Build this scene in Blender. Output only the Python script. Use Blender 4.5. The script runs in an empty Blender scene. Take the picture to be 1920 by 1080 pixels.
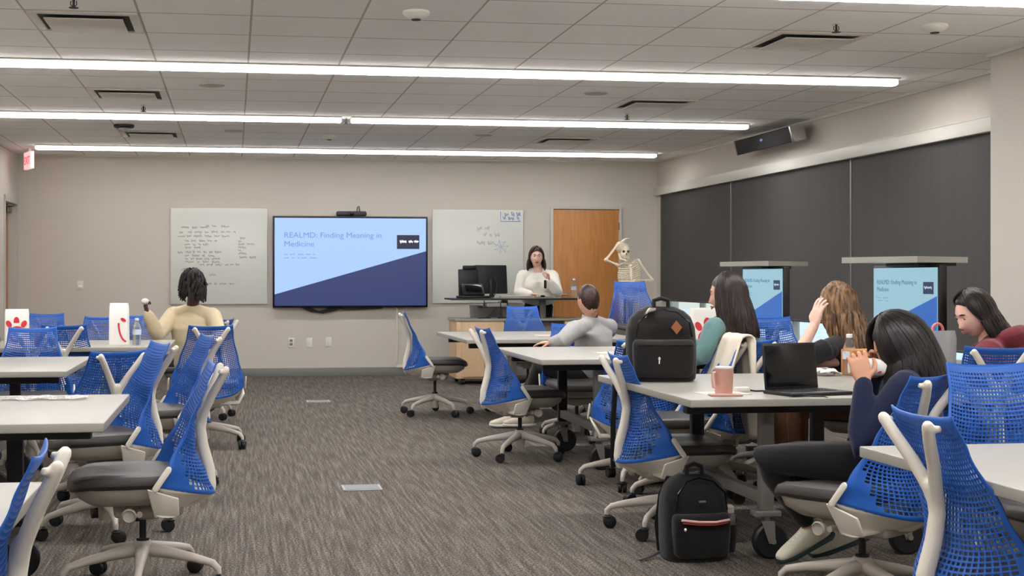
import bpy, bmesh, math, random
from mathutils import Vector, Matrix, Euler
random.seed(7)
R = math.radians
PI = math.pi
scn = bpy.context.scene
COL = scn.collection

# ------------------------------------------------------------------ camera, world, exposure
F_PX = 2550.0
cam_d = bpy.data.cameras.new('camera')
cam = bpy.data.objects.new('camera', cam_d); COL.objects.link(cam)
cam.location = (0, 0, 1.24)
cam.rotation_euler = (R(90), 0, -0.1455)
cam_d.sensor_width = 36; cam_d.lens = F_PX/1920*36
cam_d.shift_x = (960-812)/1920; cam_d.shift_y = -(540-520)/1920
cam_d.clip_start = .05; cam_d.clip_end = 200
scn.camera = cam
scn.view_settings.view_transform = 'Standard'
scn.view_settings.look = 'None'
scn.view_settings.gamma = 1
scn.view_settings.use_curve_mapping = False
scn.view_settings.exposure = 0.84
LAMP = 40.0          # strength of the ceiling light diffusers
world = bpy.data.worlds.new('world'); scn.world = world
world.use_nodes = True
wn = world.node_tree.nodes; wl = world.node_tree.links
bg = wn['Background']
sky = wn.new('ShaderNodeTexSky'); sky.sky_type = 'HOSEK_WILKIE'; sky.turbidity = 9; sky.sun_direction = (-.4, -.5, .75)
wl.new(sky.outputs[0], bg.inputs[0]); bg.inputs[1].default_value = 5.0

# ------------------------------------------------------------------ materials
def lin(c):
    return tuple(((v/255)/12.92 if v/255 <= .04045 else (((v/255)+.055)/1.055)**2.4) for v in c)
MATS = {}
def mat(name, rgb, rough=.5, metal=0, noise=0, nscale=20, bump=0, bscale=60, coat=0, alpha=1, trans=0, emit=None, estr=0, sheen=0, ior=1.45, spec=.5):
    if name in MATS: return MATS[name]
    m = bpy.data.materials.new(name); m.use_nodes = True
    N = m.node_tree.nodes; L = m.node_tree.links; b = N['Principled BSDF']
    c = lin(rgb)+(1,)
    b.inputs['Base Color'].default_value = c
    b.inputs['Roughness'].default_value = rough; b.inputs['Metallic'].default_value = metal
    b.inputs['Coat Weight'].default_value = coat; b.inputs['Alpha'].default_value = alpha
    b.inputs['Transmission Weight'].default_value = trans; b.inputs['IOR'].default_value = ior
    b.inputs['Sheen Weight'].default_value = sheen; b.inputs['Specular IOR Level'].default_value = spec
    if emit: b.inputs['Emission Color'].default_value = lin(emit)+(1,); b.inputs['Emission Strength'].default_value = estr
    tc = N.new('ShaderNodeTexCoord')
    if noise:
        n = N.new('ShaderNodeTexNoise'); n.inputs['Scale'].default_value = nscale; n.inputs['Detail'].default_value = 5
        L.new(tc.outputs['Object'], n.inputs['Vector'])
        r = N.new('ShaderNodeValToRGB'); r.color_ramp.elements[0].position = .3; r.color_ramp.elements[1].position = .7
        r.color_ramp.elements[0].color = tuple(v*(1-noise) for v in c[:3])+(1,)
        r.color_ramp.elements[1].color = tuple(min(1, v*(1+noise)) for v in c[:3])+(1,)
        L.new(n.outputs['Fac'], r.inputs['Fac']); L.new(r.outputs['Color'], b.inputs['Base Color'])
    if bump:
        n2 = N.new('ShaderNodeTexNoise'); n2.inputs['Scale'].default_value = bscale; n2.inputs['Detail'].default_value = 4
        L.new(tc.outputs['Object'], n2.inputs['Vector'])
        bp = N.new('ShaderNodeBump'); bp.inputs['Strength'].default_value = bump; bp.inputs['Distance'].default_value = .01
        L.new(n2.outputs['Fac'], bp.inputs['Height']); L.new(bp.outputs['Normal'], b.inputs['Normal'])
    MATS[name] = m
    return m

M_wall = mat('wall paint', (204, 197, 187), .75, bump=.05, bscale=300)
M_white = mat('white laminate', (154, 151, 142), .35, noise=.02, nscale=6)
M_frame = mat('off white plastic', (225, 218, 204), .42)
M_shell = mat('white plastic shell', (222, 216, 204), .4)
M_pan = mat('light grey plastic', (158, 152, 142), .5)
M_star = mat('warm grey nylon', (186, 178, 168), .42)
M_blue = mat('blue elastomer', (36, 90, 174), .42, spec=.35)
M_seat = mat('black leather', (58, 54, 51), .42, bump=.12, bscale=250)
M_black = mat('black plastic', (22, 22, 24), .45)
M_blackg = mat('black gloss', (10, 11, 15), .12)
M_dark = mat('dark steel', (44, 44, 46), .5, metal=.3)
M_steel = mat('grey painted steel', (122, 118, 113), .45, metal=.25)
M_chrome = mat('chrome', (200, 200, 200), .2, metal=1)
M_board = mat('glass whiteboard', (214, 216, 209), .22)
M_base = mat('grey vinyl baseboard', (122, 124, 120), .5)
M_alu = mat('white aluminium trim', (206, 203, 194), .4)
M_plate = mat('white wall plate', (228, 226, 216), .4)
M_oak = None
def wood(name, c1, c2, scale=(1.2, 14, 1.0)):
    m = bpy.data.materials.new(name); m.use_nodes = True
    N = m.node_tree.nodes; L = m.node_tree.links; b = N['Principled BSDF']
    tc = N.new('ShaderNodeTexCoord'); mp = N.new('ShaderNodeMapping'); mp.inputs['Scale'].default_value = scale
    n = N.new('ShaderNodeTexNoise'); n.inputs['Scale'].default_value = 3; n.inputs['Detail'].default_value = 8; n.inputs['Distortion'].default_value = .6
    r = N.new('ShaderNodeValToRGB'); r.color_ramp.elements[0].position = .3; r.color_ramp.elements[1].position = .7
    r.color_ramp.elements[0].color = lin(c1)+(1,); r.color_ramp.elements[1].color = lin(c2)+(1,)
    L.new(tc.outputs['Object'], mp.inputs[0]); L.new(mp.outputs[0], n.inputs['Vector']); L.new(n.outputs['Fac'], r.inputs['Fac'])
    L.new(r.outputs['Color'], b.inputs['Base Color']); b.inputs['Roughness'].default_value = .45
    MATS[name] = m; return m
M_door = wood('honey oak veneer', (182, 120, 62), (200, 138, 76), (10, 10, 1))
M_maple = wood('pale maple laminate', (208, 176, 138), (218, 188, 150), (8, 8, 1))

def carpet():
    m = bpy.data.materials.new('ribbed carpet'); m.use_nodes = True
    N = m.node_tree.nodes; L = m.node_tree.links; b = N['Principled BSDF']
    b.inputs['Roughness'].default_value = .95; b.inputs['Specular IOR Level'].default_value = .15
    tc = N.new('ShaderNodeTexCoord')
    def noise(scale, vec, detail=4):
        mp = N.new('ShaderNodeMapping'); mp.inputs['Scale'].default_value = vec
        n = N.new('ShaderNodeTexNoise'); n.inputs['Scale'].default_value = scale; n.inputs['Detail'].default_value = detail
        L.new(tc.outputs['Object'], mp.inputs[0]); L.new(mp.outputs[0], n.inputs['Vector']); return n
    rib = noise(62, (1, .035, 1), 2)       # ribs running down the room
    loop = noise(110, (1, .8, 1), 3)       # loop pile
    big = noise(1.4, (1, 1, 1), 3)
    mx = N.new('ShaderNodeMath'); mx.operation = 'MULTIPLY_ADD'; mx.inputs[1].default_value = .42
    m2 = N.new('ShaderNodeMath'); m2.operation = 'MULTIPLY'; m2.inputs[1].default_value = .88
    L.new(loop.outputs['Fac'], m2.inputs[0]); L.new(rib.outputs['Fac'], mx.inputs[0]); L.new(m2.outputs[0], mx.inputs[2])
    r = N.new('ShaderNodeValToRGB'); e = r.color_ramp.elements
    e[0].position = .46; e[0].color = lin((54, 48, 43))+(1,)
    e[1].position = .84; e[1].color = lin((143, 135, 127))+(1,)
    e2 = e.new(.65); e2.color = lin((91, 84, 78))+(1,)
    L.new(mx.outputs[0], r.inputs['Fac'])
    mix = N.new('ShaderNodeMix'); mix.data_type = 'RGBA'; mix.blend_type = 'MULTIPLY'; mix.inputs[0].default_value = .12
    L.new(r.outputs['Color'], mix.inputs[6])
    rr = N.new('ShaderNodeValToRGB'); rr.color_ramp.elements[0].color = (.75, .75, .75, 1); rr.color_ramp.elements[1].color = (1, 1, 1, 1)
    L.new(big.outputs['Fac'], rr.inputs['Fac']); L.new(rr.outputs['Color'], mix.inputs[7])
    L.new(mix.outputs[2], b.inputs['Base Color'])
    bp = N.new('ShaderNodeBump'); bp.inputs['Strength'].default_value = .5; bp.inputs['Distance'].default_value = .006
    L.new(mx.outputs[0], bp.inputs['Height']); L.new(bp.outputs['Normal'], b.inputs['Normal'])
    return m
TILE = .634; TX0 = .10; TY0 = 7.88
def ceiling_mat():
    m = bpy.data.materials.new('mineral fibre ceiling tiles'); m.use_nodes = True
    N = m.node_tree.nodes; L = m.node_tree.links; b = N['Principled BSDF']; b.inputs['Roughness'].default_value = .9
    tc = N.new('ShaderNodeTexCoord'); sp = N.new('ShaderNodeSeparateXYZ'); L.new(tc.outputs['Object'], sp.inputs[0])
    def grid(out, off, w):
        a = N.new('ShaderNodeMath'); a.operation = 'SUBTRACT'; a.inputs[1].default_value = off; L.new(out, a.inputs[0])
        d = N.new('ShaderNodeMath'); d.operation = 'DIVIDE'; d.inputs[1].default_value = TILE; L.new(a.outputs[0], d.inputs[0])
        p = N.new('ShaderNodeMath'); p.operation = 'PINGPONG'; p.inputs[1].default_value = .5; L.new(d.outputs[0], p.inputs[0])
        l = N.new('ShaderNodeMath'); l.operation = 'LESS_THAN'; l.inputs[1].default_value = w/TILE/2; L.new(p.outputs[0], l.inputs[0])
        return l
    g1 = grid(sp.outputs[0], TX0, .013); g2 = grid(sp.outputs[1], TY0, .016)
    mx = N.new('ShaderNodeMath'); mx.operation = 'MAXIMUM'; L.new(g1.outputs[0], mx.inputs[0]); L.new(g2.outputs[0], mx.inputs[1])
    mix = N.new('ShaderNodeMix'); mix.data_type = 'RGBA'
    n = N.new('ShaderNodeTexNoise'); n.inputs['Scale'].default_value = 1.6; L.new(tc.outputs['Object'], n.inputs['Vector'])
    r = N.new('ShaderNodeValToRGB'); r.color_ramp.elements[0].color = lin((243, 240, 236))+(1,); r.color_ramp.elements[1].color = lin((246, 244, 240))+(1,)
    L.new(n.outputs['Fac'], r.inputs['Fac'])
    L.new(mx.outputs[0], mix.inputs[0]); L.new(r.outputs['Color'], mix.inputs[6]); mix.inputs[7].default_value = lin((186, 177, 169))+(1,)
    L.new(mix.outputs[2], b.inputs['Base Color'])
    bp = N.new('ShaderNodeBump'); bp.inputs['Strength'].default_value = .4; bp.inputs['Distance'].default_value = .004; bp.invert = True
    L.new(mx.outputs[0], bp.inputs['Height']); L.new(bp.outputs['Normal'], b.inputs['Normal'])
    return m
def shade_mat():
    m = bpy.data.materials.new('charcoal roller shade fabric'); m.use_nodes = True
    N = m.node_tree.nodes; L = m.node_tree.links; b = N['Principled BSDF']; b.inputs['Roughness'].default_value = .85
    tc = N.new('ShaderNodeTexCoord'); n = N.new('ShaderNodeTexNoise'); n.inputs['Scale'].default_value = 2; n.inputs['Detail'].default_value = 8
    mp = N.new('ShaderNodeMapping'); mp.inputs['Scale'].default_value = (1, 6, .4)
    L.new(tc.outputs['Object'], mp.inputs[0]); L.new(mp.outputs[0], n.inputs['Vector'])
    r = N.new('ShaderNodeValToRGB'); r.color_ramp.elements[0].color = lin((64, 62, 61))+(1,); r.color_ramp.elements[1].color = lin((75, 73, 72))+(1,)
    L.new(n.outputs['Fac'], r.inputs['Fac']); L.new(r.outputs['Color'], b.inputs['Base Color']); return m

# ------------------------------------------------------------------ mesh helpers
def V(*a): return Vector(a if len(a) > 1 else a[0])
class MB:
    def __init__(s): s.bm = bmesh.new()
    def box(s, c, d, bev=0, rot=None, seg=2):
        r = bmesh.ops.create_cube(s.bm, size=1); vs = r['verts']
        m = Matrix.Translation(V(c)) @ ((rot.to_matrix().to_4x4() if isinstance(rot, Euler) else rot.to_4x4()) if rot else Matrix()) @ Matrix.Diagonal((d[0], d[1], d[2], 1))
        bmesh.ops.transform(s.bm, matrix=m, verts=vs)
        if bev:
            es = list({e for v in vs for e in v.link_edges})
            bmesh.ops.bevel(s.bm, geom=es, offset=bev, segments=seg, affect='EDGES', profile=.5)
        return s
    def b2(s, a, b, bev=0, seg=2):
        a, b = V(a), V(b); return s.box((a+b)/2, [abs(q) for q in (b-a)], bev, seg=seg)
    def tube(s, pts, rad, n=10, cap=True, round_=False, flat=None):
        """swept tube; rad number or list; flat=(up vector, ratio) squashes the section"""
        pts = [V(p) for p in pts]; k = len(pts)
        rad = [rad]*k if isinstance(rad, (int, float)) else list(rad)
        if round_:
            d0 = (pts[0]-pts[1]).normalized(); d1 = (pts[-1]-pts[-2]).normalized()
            pts = [pts[0]+d0*rad[0]*.97, pts[0]+d0*rad[0]*.7]+pts+[pts[-1]+d1*rad[-1]*.7, pts[-1]+d1*rad[-1]*.97]
            rad = [rad[0]*.25, rad[0]*.72]+rad+[rad[-1]*.72, rad[-1]*.25]; k = len(pts)
        up = None; rings = []
        for i in range(k):
            t = (pts[min(i+1, k-1)]-pts[max(i-1, 0)]);
            if t.length < 1e-9: t = Vector((0, 0, 1))
            t.normalize()
            if flat: up = V(flat[0])
            elif up is None: up = Vector((0, 0, 1)) if abs(t.z) < .9 else Vector((1, 0, 0))
            u = up-t*up.dot(t)
            if u.length < 1e-6: u = t.orthogonal()
            u.normalize(); w = t.cross(u); up = u
            fu = flat[1] if flat else 1
            rings.append([s.bm.verts.new(pts[i]+(u*math.cos(2*PI*j/n)*fu+w*math.sin(2*PI*j/n))*rad[i]) for j in range(n)])
        for i in range(k-1):
            for j in range(n):
                s.bm.faces.new((rings[i][j], rings[i][(j+1) % n], rings[i+1][(j+1) % n], rings[i+1][j]))
        if cap: s.bm.faces.new(rings[0][::-1]); s.bm.faces.new(rings[-1])
        return s
    def rings(s, secs, n=20, p=2.0):
        """secs: (center, half a, half b, right, forward)"""
        rs = []
        for c, a, b, r, f in secs:
            c, r, f = V(c), V(r).normalized(), V(f).normalized(); q = []
            for j in range(n):
                t = 2*PI*j/n; ct, st = math.cos(t), math.sin(t)
                q.append(s.bm.verts.new(c+r*a*math.copysign(abs(ct)**(2/p), ct)+f*b*math.copysign(abs(st)**(2/p), st)))
            rs.append(q)
        for i in range(len(rs)-1):
            for j in range(n):
                s.bm.faces.new((rs[i][j], rs[i][(j+1) % n], rs[i+1][(j+1) % n], rs[i+1][j]))
        s.bm.faces.new(rs[0][::-1]); s.bm.faces.new(rs[-1]); return s
    def ell(s, c, r, rot=None, u=20, v=14):
        q = bmesh.ops.create_uvsphere(s.bm, u_segments=u, v_segments=v, radius=1)['verts']
        r = (r, r, r) if isinstance(r, (int, float)) else r
        m = Matrix.Translation(V(c)) @ (rot.to_matrix().to_4x4() if isinstance(rot, Euler) else (rot.to_4x4() if rot else Matrix())) @ Matrix.Diagonal((r[0], r[1], r[2], 1))
        bmesh.ops.transform(s.bm, matrix=m, verts=q); return s
    def lathe(s, prof, c=(0, 0, 0), n=24, rot=None):
        m = Matrix.Translation(V(c)) @ ((rot.to_matrix().to_4x4() if isinstance(rot, Euler) else rot.to_4x4()) if rot else Matrix()); rs = []
        for r, z in prof: rs.append([s.bm.verts.new(m @ Vector((max(r, 1e-4)*math.cos(2*PI*j/n), max(r, 1e-4)*math.sin(2*PI*j/n), z))) for j in range(n)])
        for i in range(len(rs)-1):
            for j in range(n): s.bm.faces.new((rs[i][j], rs[i][(j+1) % n], rs[i+1][(j+1) % n], rs[i+1][j]))
        s.bm.faces.new(rs[0][::-1]); s.bm.faces.new(rs[-1]); return s
    def poly(s, pts, ext):
        """flat polygon pts extruded by vector ext"""
        a = [s.bm.verts.new(V(p)) for p in pts]; b = [s.bm.verts.new(V(p)+V(ext)) for p in pts]; n = len(a)
        s.bm.faces.new(a[::-1]); s.bm.faces.new(b)
        for i in range(n): s.bm.faces.new((a[i], a[(i+1) % n], b[(i+1) % n], b[i]))
        return s
    def grid(s, fn, nu, nv, closed_u=False):
        vs = [[s.bm.verts.new(V(fn(i/nu, j/nv))) for i in range(nu+(0 if closed_u else 1))] for j in range(nv+1)]
        for j in range(nv):
            for i in range(nu): a = (i+1) % len(vs[0]); s.bm.faces.new((vs[j][i], vs[j][a], vs[j+1][a], vs[j+1][i]))
        return s
    def mesh(s, name, smooth=True):
        bmesh.ops.recalc_face_normals(s.bm, faces=s.bm.faces)
        me = bpy.data.meshes.new(name); s.bm.to_mesh(me); s.bm.free()
        if smooth:
            for p in me.polygons: p.use_smooth = True
            try: me.set_sharp_from_angle(angle=R(38))
            except Exception: pass
        return me
    def build(s, name, m, parent=None, smooth=True): return link(name, s.mesh(name, smooth), m, parent)
def link(name, me, m=None, parent=None):
    o = bpy.data.objects.new(name, me); COL.objects.link(o)
    if m is not None:
        me.materials.clear(); me.materials.append(m)
    if parent: o.parent = parent
    return o
def bake(me, mods):
    """run modifiers once and keep the plain mesh"""
    o = bpy.data.objects.new('tmp', me); COL.objects.link(o)
    for t, kw in mods:
        md = o.modifiers.new('m', t)
        for k, v in kw.items(): setattr(md, k, v)
    dg = bpy.context.evaluated_depsgraph_get(); dg.update()
    r = bpy.data.meshes.new_from_object(o.evaluated_get(dg))
    bpy.data.objects.remove(o)
    for p in r.polygons: p.use_smooth = True
    return r
def fuse(mb, voxel=.006, smooth=3, factor=.5):
    me = mb.mesh('tmp')
    md = [('REMESH', dict(mode='VOXEL', voxel_size=voxel, use_smooth_shade=True))]
    if smooth: md.append(('SMOOTH', dict(factor=factor, iterations=smooth)))
    return bake(me, md)
def join(meshes, name):
    bm = bmesh.new()
    for m in meshes: bm.from_mesh(m)
    r = bpy.data.meshes.new(name); bm.to_mesh(r); bm.free()
    for p in r.polygons: p.use_smooth = True
    return r
def thing(name, label, cat, loc=(0, 0, 0), rz=0, group=None):
    o = bpy.data.objects.new(name, None); COL.objects.link(o); o.empty_display_size = .1
    o.location = loc; o.rotation_euler = (0, 0, rz); return tag(o, label, cat, group)
def tag(o, label, cat, group=None, kind=None):
    o['label'] = label; o['category'] = cat
    if group: o['group'] = group
    if kind: o['kind'] = kind
    return o
def struct(o): o['kind'] = 'structure'; return o
def dup(root, loc, rz, label, lift=0, group=None, mov=()):
    r = root.copy(); COL.objects.link(r); r.location = loc; r.rotation_euler = (0, 0, rz); r['label'] = label
    if group: r['group'] = group
    for ch in list(root.children):
        c = ch.copy(); COL.objects.link(c); c.parent = r
        for g in ch.children:
            d = g.copy(); COL.objects.link(d); d.parent = c
    return r
def text(s, size, m, name='lettering', parent=None, loc=(0, 0, 0), rot=(0, 0, 0), ext=.0008, bold=0):
    cu = bpy.data.curves.new('t', 'FONT'); cu.body = s; cu.size = size; cu.extrude = ext; cu.resolution_u = 3; cu.offset = bold
    o = bpy.data.objects.new('t', cu); COL.objects.link(o)
    dg = bpy.context.evaluated_depsgraph_get(); dg.update()
    me = bpy.data.meshes.new_from_object(o.evaluated_get(dg)); bpy.data.objects.remove(o)
    t = link(name, me, m, parent); t.location = loc; t.rotation_euler = rot; return t
def scribble(mb, x0, x1, z, y, h, th, seed=0, axis='x'):
    """handwritten-looking line of loops on a wall board"""
    rd = random.Random(seed); x = x0
    while x < x1:
        wl_ = rd.uniform(.035, .11); pts = []; n = max(6, int(wl_/.006))
        for i in range(n): pts.append((x+wl_*i/n, y, z+h*(.5*math.sin(i*1.9+rd.random())+.3*rd.uniform(-1, 1))))
        mb.tube(pts, th, n=4); x += wl_+rd.uniform(.015, .035)

# ------------------------------------------------------------------ the room
XL, XR, YB, YF, H = -2.6, 5.45, 17.1, -1.5, 2.743
M_carpet = carpet(); M_ceil = ceiling_mat(); M_shade = shade_mat()
struct(MB().b2((XL-.3, YF, -.1), (XR+.3, YB+.2, 0)).build('floor', M_carpet, smooth=False))
struct(MB().b2((XL-.3, YF, H), (XR+.3, YB+.2, H+.1)).build('ceiling', M_ceil, smooth=False))
struct(MB().b2((XL-.3, YB, 0), (XR+.3, YB+.15, H)).build('wall_back', M_wall, smooth=False))
struct(MB().b2((XL-.3, YF-.15, 0), (XR+.3, YF, H)).build('wall_front', M_wall, smooth=False))
DY0, DY1, DZ = 16.13, 17.03, 2.14
w = MB(); w.b2((XL-.15, YF, 0), (XL, DY0, H)); w.b2((XL-.15, DY1, 0), (XL, YB, H)); w.b2((XL-.15, DY0, DZ), (XL, DY1, H)); w.b2((XL-.3, DY0-.3, 0), (XL-.16, YB, H))
struct(w.build('wall_left', M_wall, smooth=False))
WY0, WY1, WZ0, WZ1 = 8.9, 16.86, .55, 2.40
w = MB(); w.b2((XR, YF, 0), (XR+.15, WY0, H)); w.b2((XR, WY1, 0), (XR+.15, YB, H)); w.b2((XR, WY0, 0), (XR+.15, WY1, WZ0)); w.b2((XR, WY0, WZ1), (XR+.15, WY1, H))
w.b2((5.05, YF, 0), (XR, 8.53, H))
struct(w.build('wall_right', M_wall, smooth=False))
for nm, a, b in (('baseboard_back', (XL, YB-.012, 0), (4.0, YB, .105)), ('baseboard_back', (5.0, YB-.012, 0), (XR, YB, .105)),
                 ('baseboard_left', (XL, YF, 0), (XL+.012, DY0-.05, .105)), ('baseboard_right', (XR-.012, 8.53, 0), (XR, YB, .105)), ('baseboard_right', (5.038, YF, 0), (5.05, 8.53, .105))):
    struct(MB().b2(a, b, .003).build(nm, M_base))
# ceiling perimeter angle
t = MB(); t.b2((XL, YB-.022, H-.022), (XR, YB, H)); t.b2((XL, YF, H-.022), (XL+.022, YB, H)); t.b2((XR-.022, 8.53, H-.022), (XR, YB, H)); t.b2((5.028, YF, H-.022), (5.05, 8.552, H)); t.b2((5.05, 8.53, H-.022), (XR, 8.552, H))
struct(t.build('trim_1', M_alu, smooth=False))

# doors: oak leaf in the left wall recess, oak leaf in the back wall
d = MB().b2((XL-.145, DY0+.02, .01), (XL-.1, DY1-.02, DZ-.02), .003).build('door_1', M_door); struct(d)
f = MB(); f.b2((XL-.149, DY0-.002, 0), (XL+.012, DY0+.02, DZ)); f.b2((XL-.149, DY1-.02, 0), (XL+.012, DY1, DZ)); f.b2((XL-.149, DY0, DZ-.02), (XL+.012, DY1, DZ+.0)); f.b2((XL, DY0-.05, 0), (XL+.012, DY0, DZ+.05)); f.b2((XL, DY1, 0), (XL+.012, DY1+.045, DZ+.05)); f.b2((XL, DY0-.05, DZ), (XL+.012, DY1+.045, DZ+.05))
f.build('door_frame', mat('grey door frame paint', (196, 194, 188), .5), d, smooth=False)
c = MB(); c.b2((XL-.1, DY1-.3, DZ-.12), (XL-.05, DY1-.06, DZ-.06), .005); c.tube([(XL-.06, DY1-.2, DZ-.055), (XL+.02, DY1-.32, DZ-.05), (XL-.03, DY1-.5, DZ-.04)], .008)
c.build('door_closer', M_steel, d)
c = MB(); c.tube([(XL-.1, DY0+.09, 1.0), (XL-.05, DY0+.09, 1.0)], .012); c.tube([(XL-.05, DY0+.09, 1.0), (XL-.05, DY0+.2, 1.0)], .01); c.b2((XL-.1, DY0+.06, .93), (XL-.093, DY0+.12, 1.07), .002)
c.build('door_handle', M_chrome, d)
DX0, DX1 = 4.06, 4.93
d = MB().b2((DX0, YB-.03, .01), (DX1, YB-.004, 2.115), .003).build('door_2', M_door); struct(d)
f = MB(); f.b2((DX0-.035, YB-.05, 0), (DX0, YB-.001, 2.15), .003); f.b2((DX1, YB-.05, 0), (DX1+.035, YB-.001, 2.15), .003); f.b2((DX0, YB-.05, 2.118), (DX1, YB-.001, 2.15), .003)
f.build('door_frame', mat('grey door frame paint', (196, 194, 188), .5), d)
c = MB(); c.b2((DX0+.05, YB-.038, .95), (DX0+.1, YB-.028, 1.1), .003); c.tube([(DX0+.075, YB-.03, 1.02), (DX0+.075, YB-.08, 1.02), (DX0+.18, YB-.08, 1.02)], .01)
c.build('door_handle', M_chrome, d)
c = MB()
for z in (.25, 1.1, 1.9): c.tube([(DX1+.001, YB-.045, z-.05), (DX1+.001, YB-.045, z+.05)], .008)
c.build('door_hinge', M_steel, d)

# windows on the right: glass, mullions, fascia; roller shades are things of their own
M_glass = mat('window glass', (225, 240, 245), .02, trans=1, ior=1.1)
segs = [(14.37, WY1-.02), (11.43, 14.35), (WY0, 11.41)]
for i, (y0, y1) in enumerate(segs):
    g = MB().b2((XR+.10, y0, WZ0), (XR+.108, y1, WZ1)).build('window_%d' % (i+1), M_glass, smooth=False); struct(g)
    f = MB(); f.b2((XR+.06, y0-.012, WZ0), (XR+.13, y0+.04, WZ1), .003); f.b2((XR+.06, y1-.04, WZ0), (XR+.13, y1+.012, WZ1), .003)
    f.b2((XR+.06, y0, WZ0), (XR+.13, y1, WZ0+.05), .003); f.b2((XR+.06, y0, WZ1-.05), (XR+.13, y1, WZ1), .003)
    f.b2((XR+.06, (y0+y1)/2-.02, WZ0), (XR+.13, (y0+y1)/2+.02, WZ1), .003)
    f.build('window_frame', M_alu, g)
    MB().b2((XR-.03, y0, WZ0-.02), (XR+.1, y1, WZ0), .004).build('window_sill', M_alu, g)
fa = MB(); fa.b2((XR-.08, 8.56, 2.29), (XR-.005, WY1+.12, 2.40), .003); fa.b2((XR-.085, 8.56, 2.395), (XR-.004, WY1+.12, 2.402))
struct(fa.build('trim_2', M_alu))
struct(MB().b2((XR-.03, 8.56, .5), (XR-.001, WY0+.1, 2.29)).build('trim_3', mat('dark bronze channel', (74, 68, 64), .5), smooth=False))
for y in (14.36, 11.42):
    pass
bots = [.95, .82, .68]
labs = ['charcoal roller shade nearest the back wall, lit strip of window under it', 'charcoal roller shade in the middle of the three along the right wall', 'charcoal roller shade nearest the camera beside the beige pilaster']
for (y0, y1), zb, lb in zip(segs, bots, labs):
    y1b = y1-.005; y0b = y0+.005 if y0 > WY0+.2 else y0
    s = MB().b2((XR-.028, y0b, zb), (XR-.024, y1b, 2.33)).build('roller_shade', M_shade, smooth=False)
    tag(s, lb, 'window shade', 'roller shades on the right wall')
    MB().tube([(XR-.026, y0b, zb), (XR-.026, y1b, zb)], .011, n=8).build('hem_bar', mat('charcoal hem bar', (66, 65, 66), .5), s)
    MB().b2((XR-.036, y1b-.012, zb), (XR-.022, y1b+.012, 2.3), .002).build('side_channel', M_steel, s)

# outside: paving and a pale building seen through the strip of glass
struct(MB().b2((XR+.3, -10, -.3), (60, 60, -.2)).build('ground', mat('pale paving', (196, 200, 204), .9, noise=.08, nscale=2), smooth=False))
ob = thing('office_building', 'pale building with glazed bays beyond the window strip', 'building', (24, 24, -.2))
MB().b2((0, -16, 0), (8, 26, 9)).build('wall', mat('pale cladding', (206, 214, 220), .8), ob, smooth=False)
for i in range(10):
    for k in range(3): MB().b2((-.05, -15+i*4, .8+k*3), (.02, -12.6+i*4, 2.6+k*3)).build('window', mat('tinted glazing', (96, 130, 158), .15), ob, smooth=False)

# ------------------------------------------------------------------ ceiling lights
M_lamp = mat('frosted lamp lens', (255, 255, 255), .5, emit=(252, 250, 250), estr=LAMP)
M_lampd = mat('frosted lamp lens dimmed row', (255, 255, 255), .5, emit=(252, 250, 250), estr=LAMP*.42)
M_lamps = mat('lamp lens side', (255, 255, 255), .5, emit=(255, 251, 246), estr=3.4)
def light(x0, x1, y, lb, ml=None):
    t = thing('linear_ceiling_light', lb, 'ceiling light', ((x0+x1)/2, y, H), 0, 'long white linear ceiling lights')
    L = x1-x0
    MB().b2((-L/2, -.085, -.010), (L/2, .06, 0), .002).build('housing', M_alu, t)
    MB().b2((-L/2, -.045, -.046), (L/2, .045, -.012), .008, 3).build('side_lens', M_lamps, t)
    MB().b2((-L/2+.01, -.038, -.0485), (L/2-.01, .038, -.0462), .001).build('diffuser', ml or M_lamp, t)
light(-2.23, 4.97, 9.7, 'longest bright linear light, nearest the camera of those in view')
light(-2.23, 1.0, 12.77, 'linear ceiling light of the middle row, left length')
light(1.09, 4.99, 12.77, 'linear ceiling light of the middle row, right length')
light(-2.23, 5.07, 15.95, 'linear ceiling light nearest the whiteboard wall', M_lampd)
for y in (6.75, 3.6, .45): light(-2.23, 4.9, y, 'linear ceiling light overhead, out of the picture')

M_vent = mat('beige painted diffuser', (205, 198, 188), .5); M_slot = mat('dark vent slot', (60, 54, 50), .7)
def vent(i, j, lb, n=0):
    x0 = TX0+i*TILE; y0 = TY0+j*TILE; c = (x0+TILE/2, y0+TILE/2, H)
    t = thing('air_diffuser', lb, 'air vent', c, 0, 'square ceiling air diffusers')
    h = TILE/2-.01
    f = MB()
    for a, b in (((-h, -h, -.012), (h, -h+.05, 0)), ((-h, h-.05, -.012), (h, h, 0)), ((-h, -h+.05, -.012), (-h+.05, h-.05, 0)), ((h-.05, -h+.05, -.012), (h, h-.05, 0))): f.b2(a, b, .003)
    f.build('frame', M_vent, t)
    MB().b2((-h+.04, -h+.04, -.004), (h-.04, h-.04, -.001)).build('throat', M_slot, t, smooth=False)
    MB().b2((-h+.085, -h+.085, -.030), (h-.085, h-.085, -.022), .003).build('face_plate', M_vent, t)
for a in ((-2, 0, 'large square air diffuser at the top left'), (-2, 5, 'square air diffuser on the left behind the first long light'), (-2, 10, 'square air diffuser on the left behind the second long light'),
          (5, 0, 'large square air diffuser at the top right'), (5, 5, 'square air diffuser on the right above the shades, behind the first long light'), (5, 10, 'square air diffuser on the right behind the second long light')): vent(*a)
def smoke(x, y, lb):
    t = thing('smoke_detector', lb, 'smoke detector', (x, y, H), 0, 'white smoke detectors')
    MB().lathe([(.075, 0), (.078, -.012), (.07, -.022), (.045, -.04), (.03, -.045)], n=28).build('housing', M_plate, t)
    MB().lathe([(.028, -.044), (.026, -.05), (.01, -.052)], n=20).build('sensor', M_slot, t)
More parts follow.
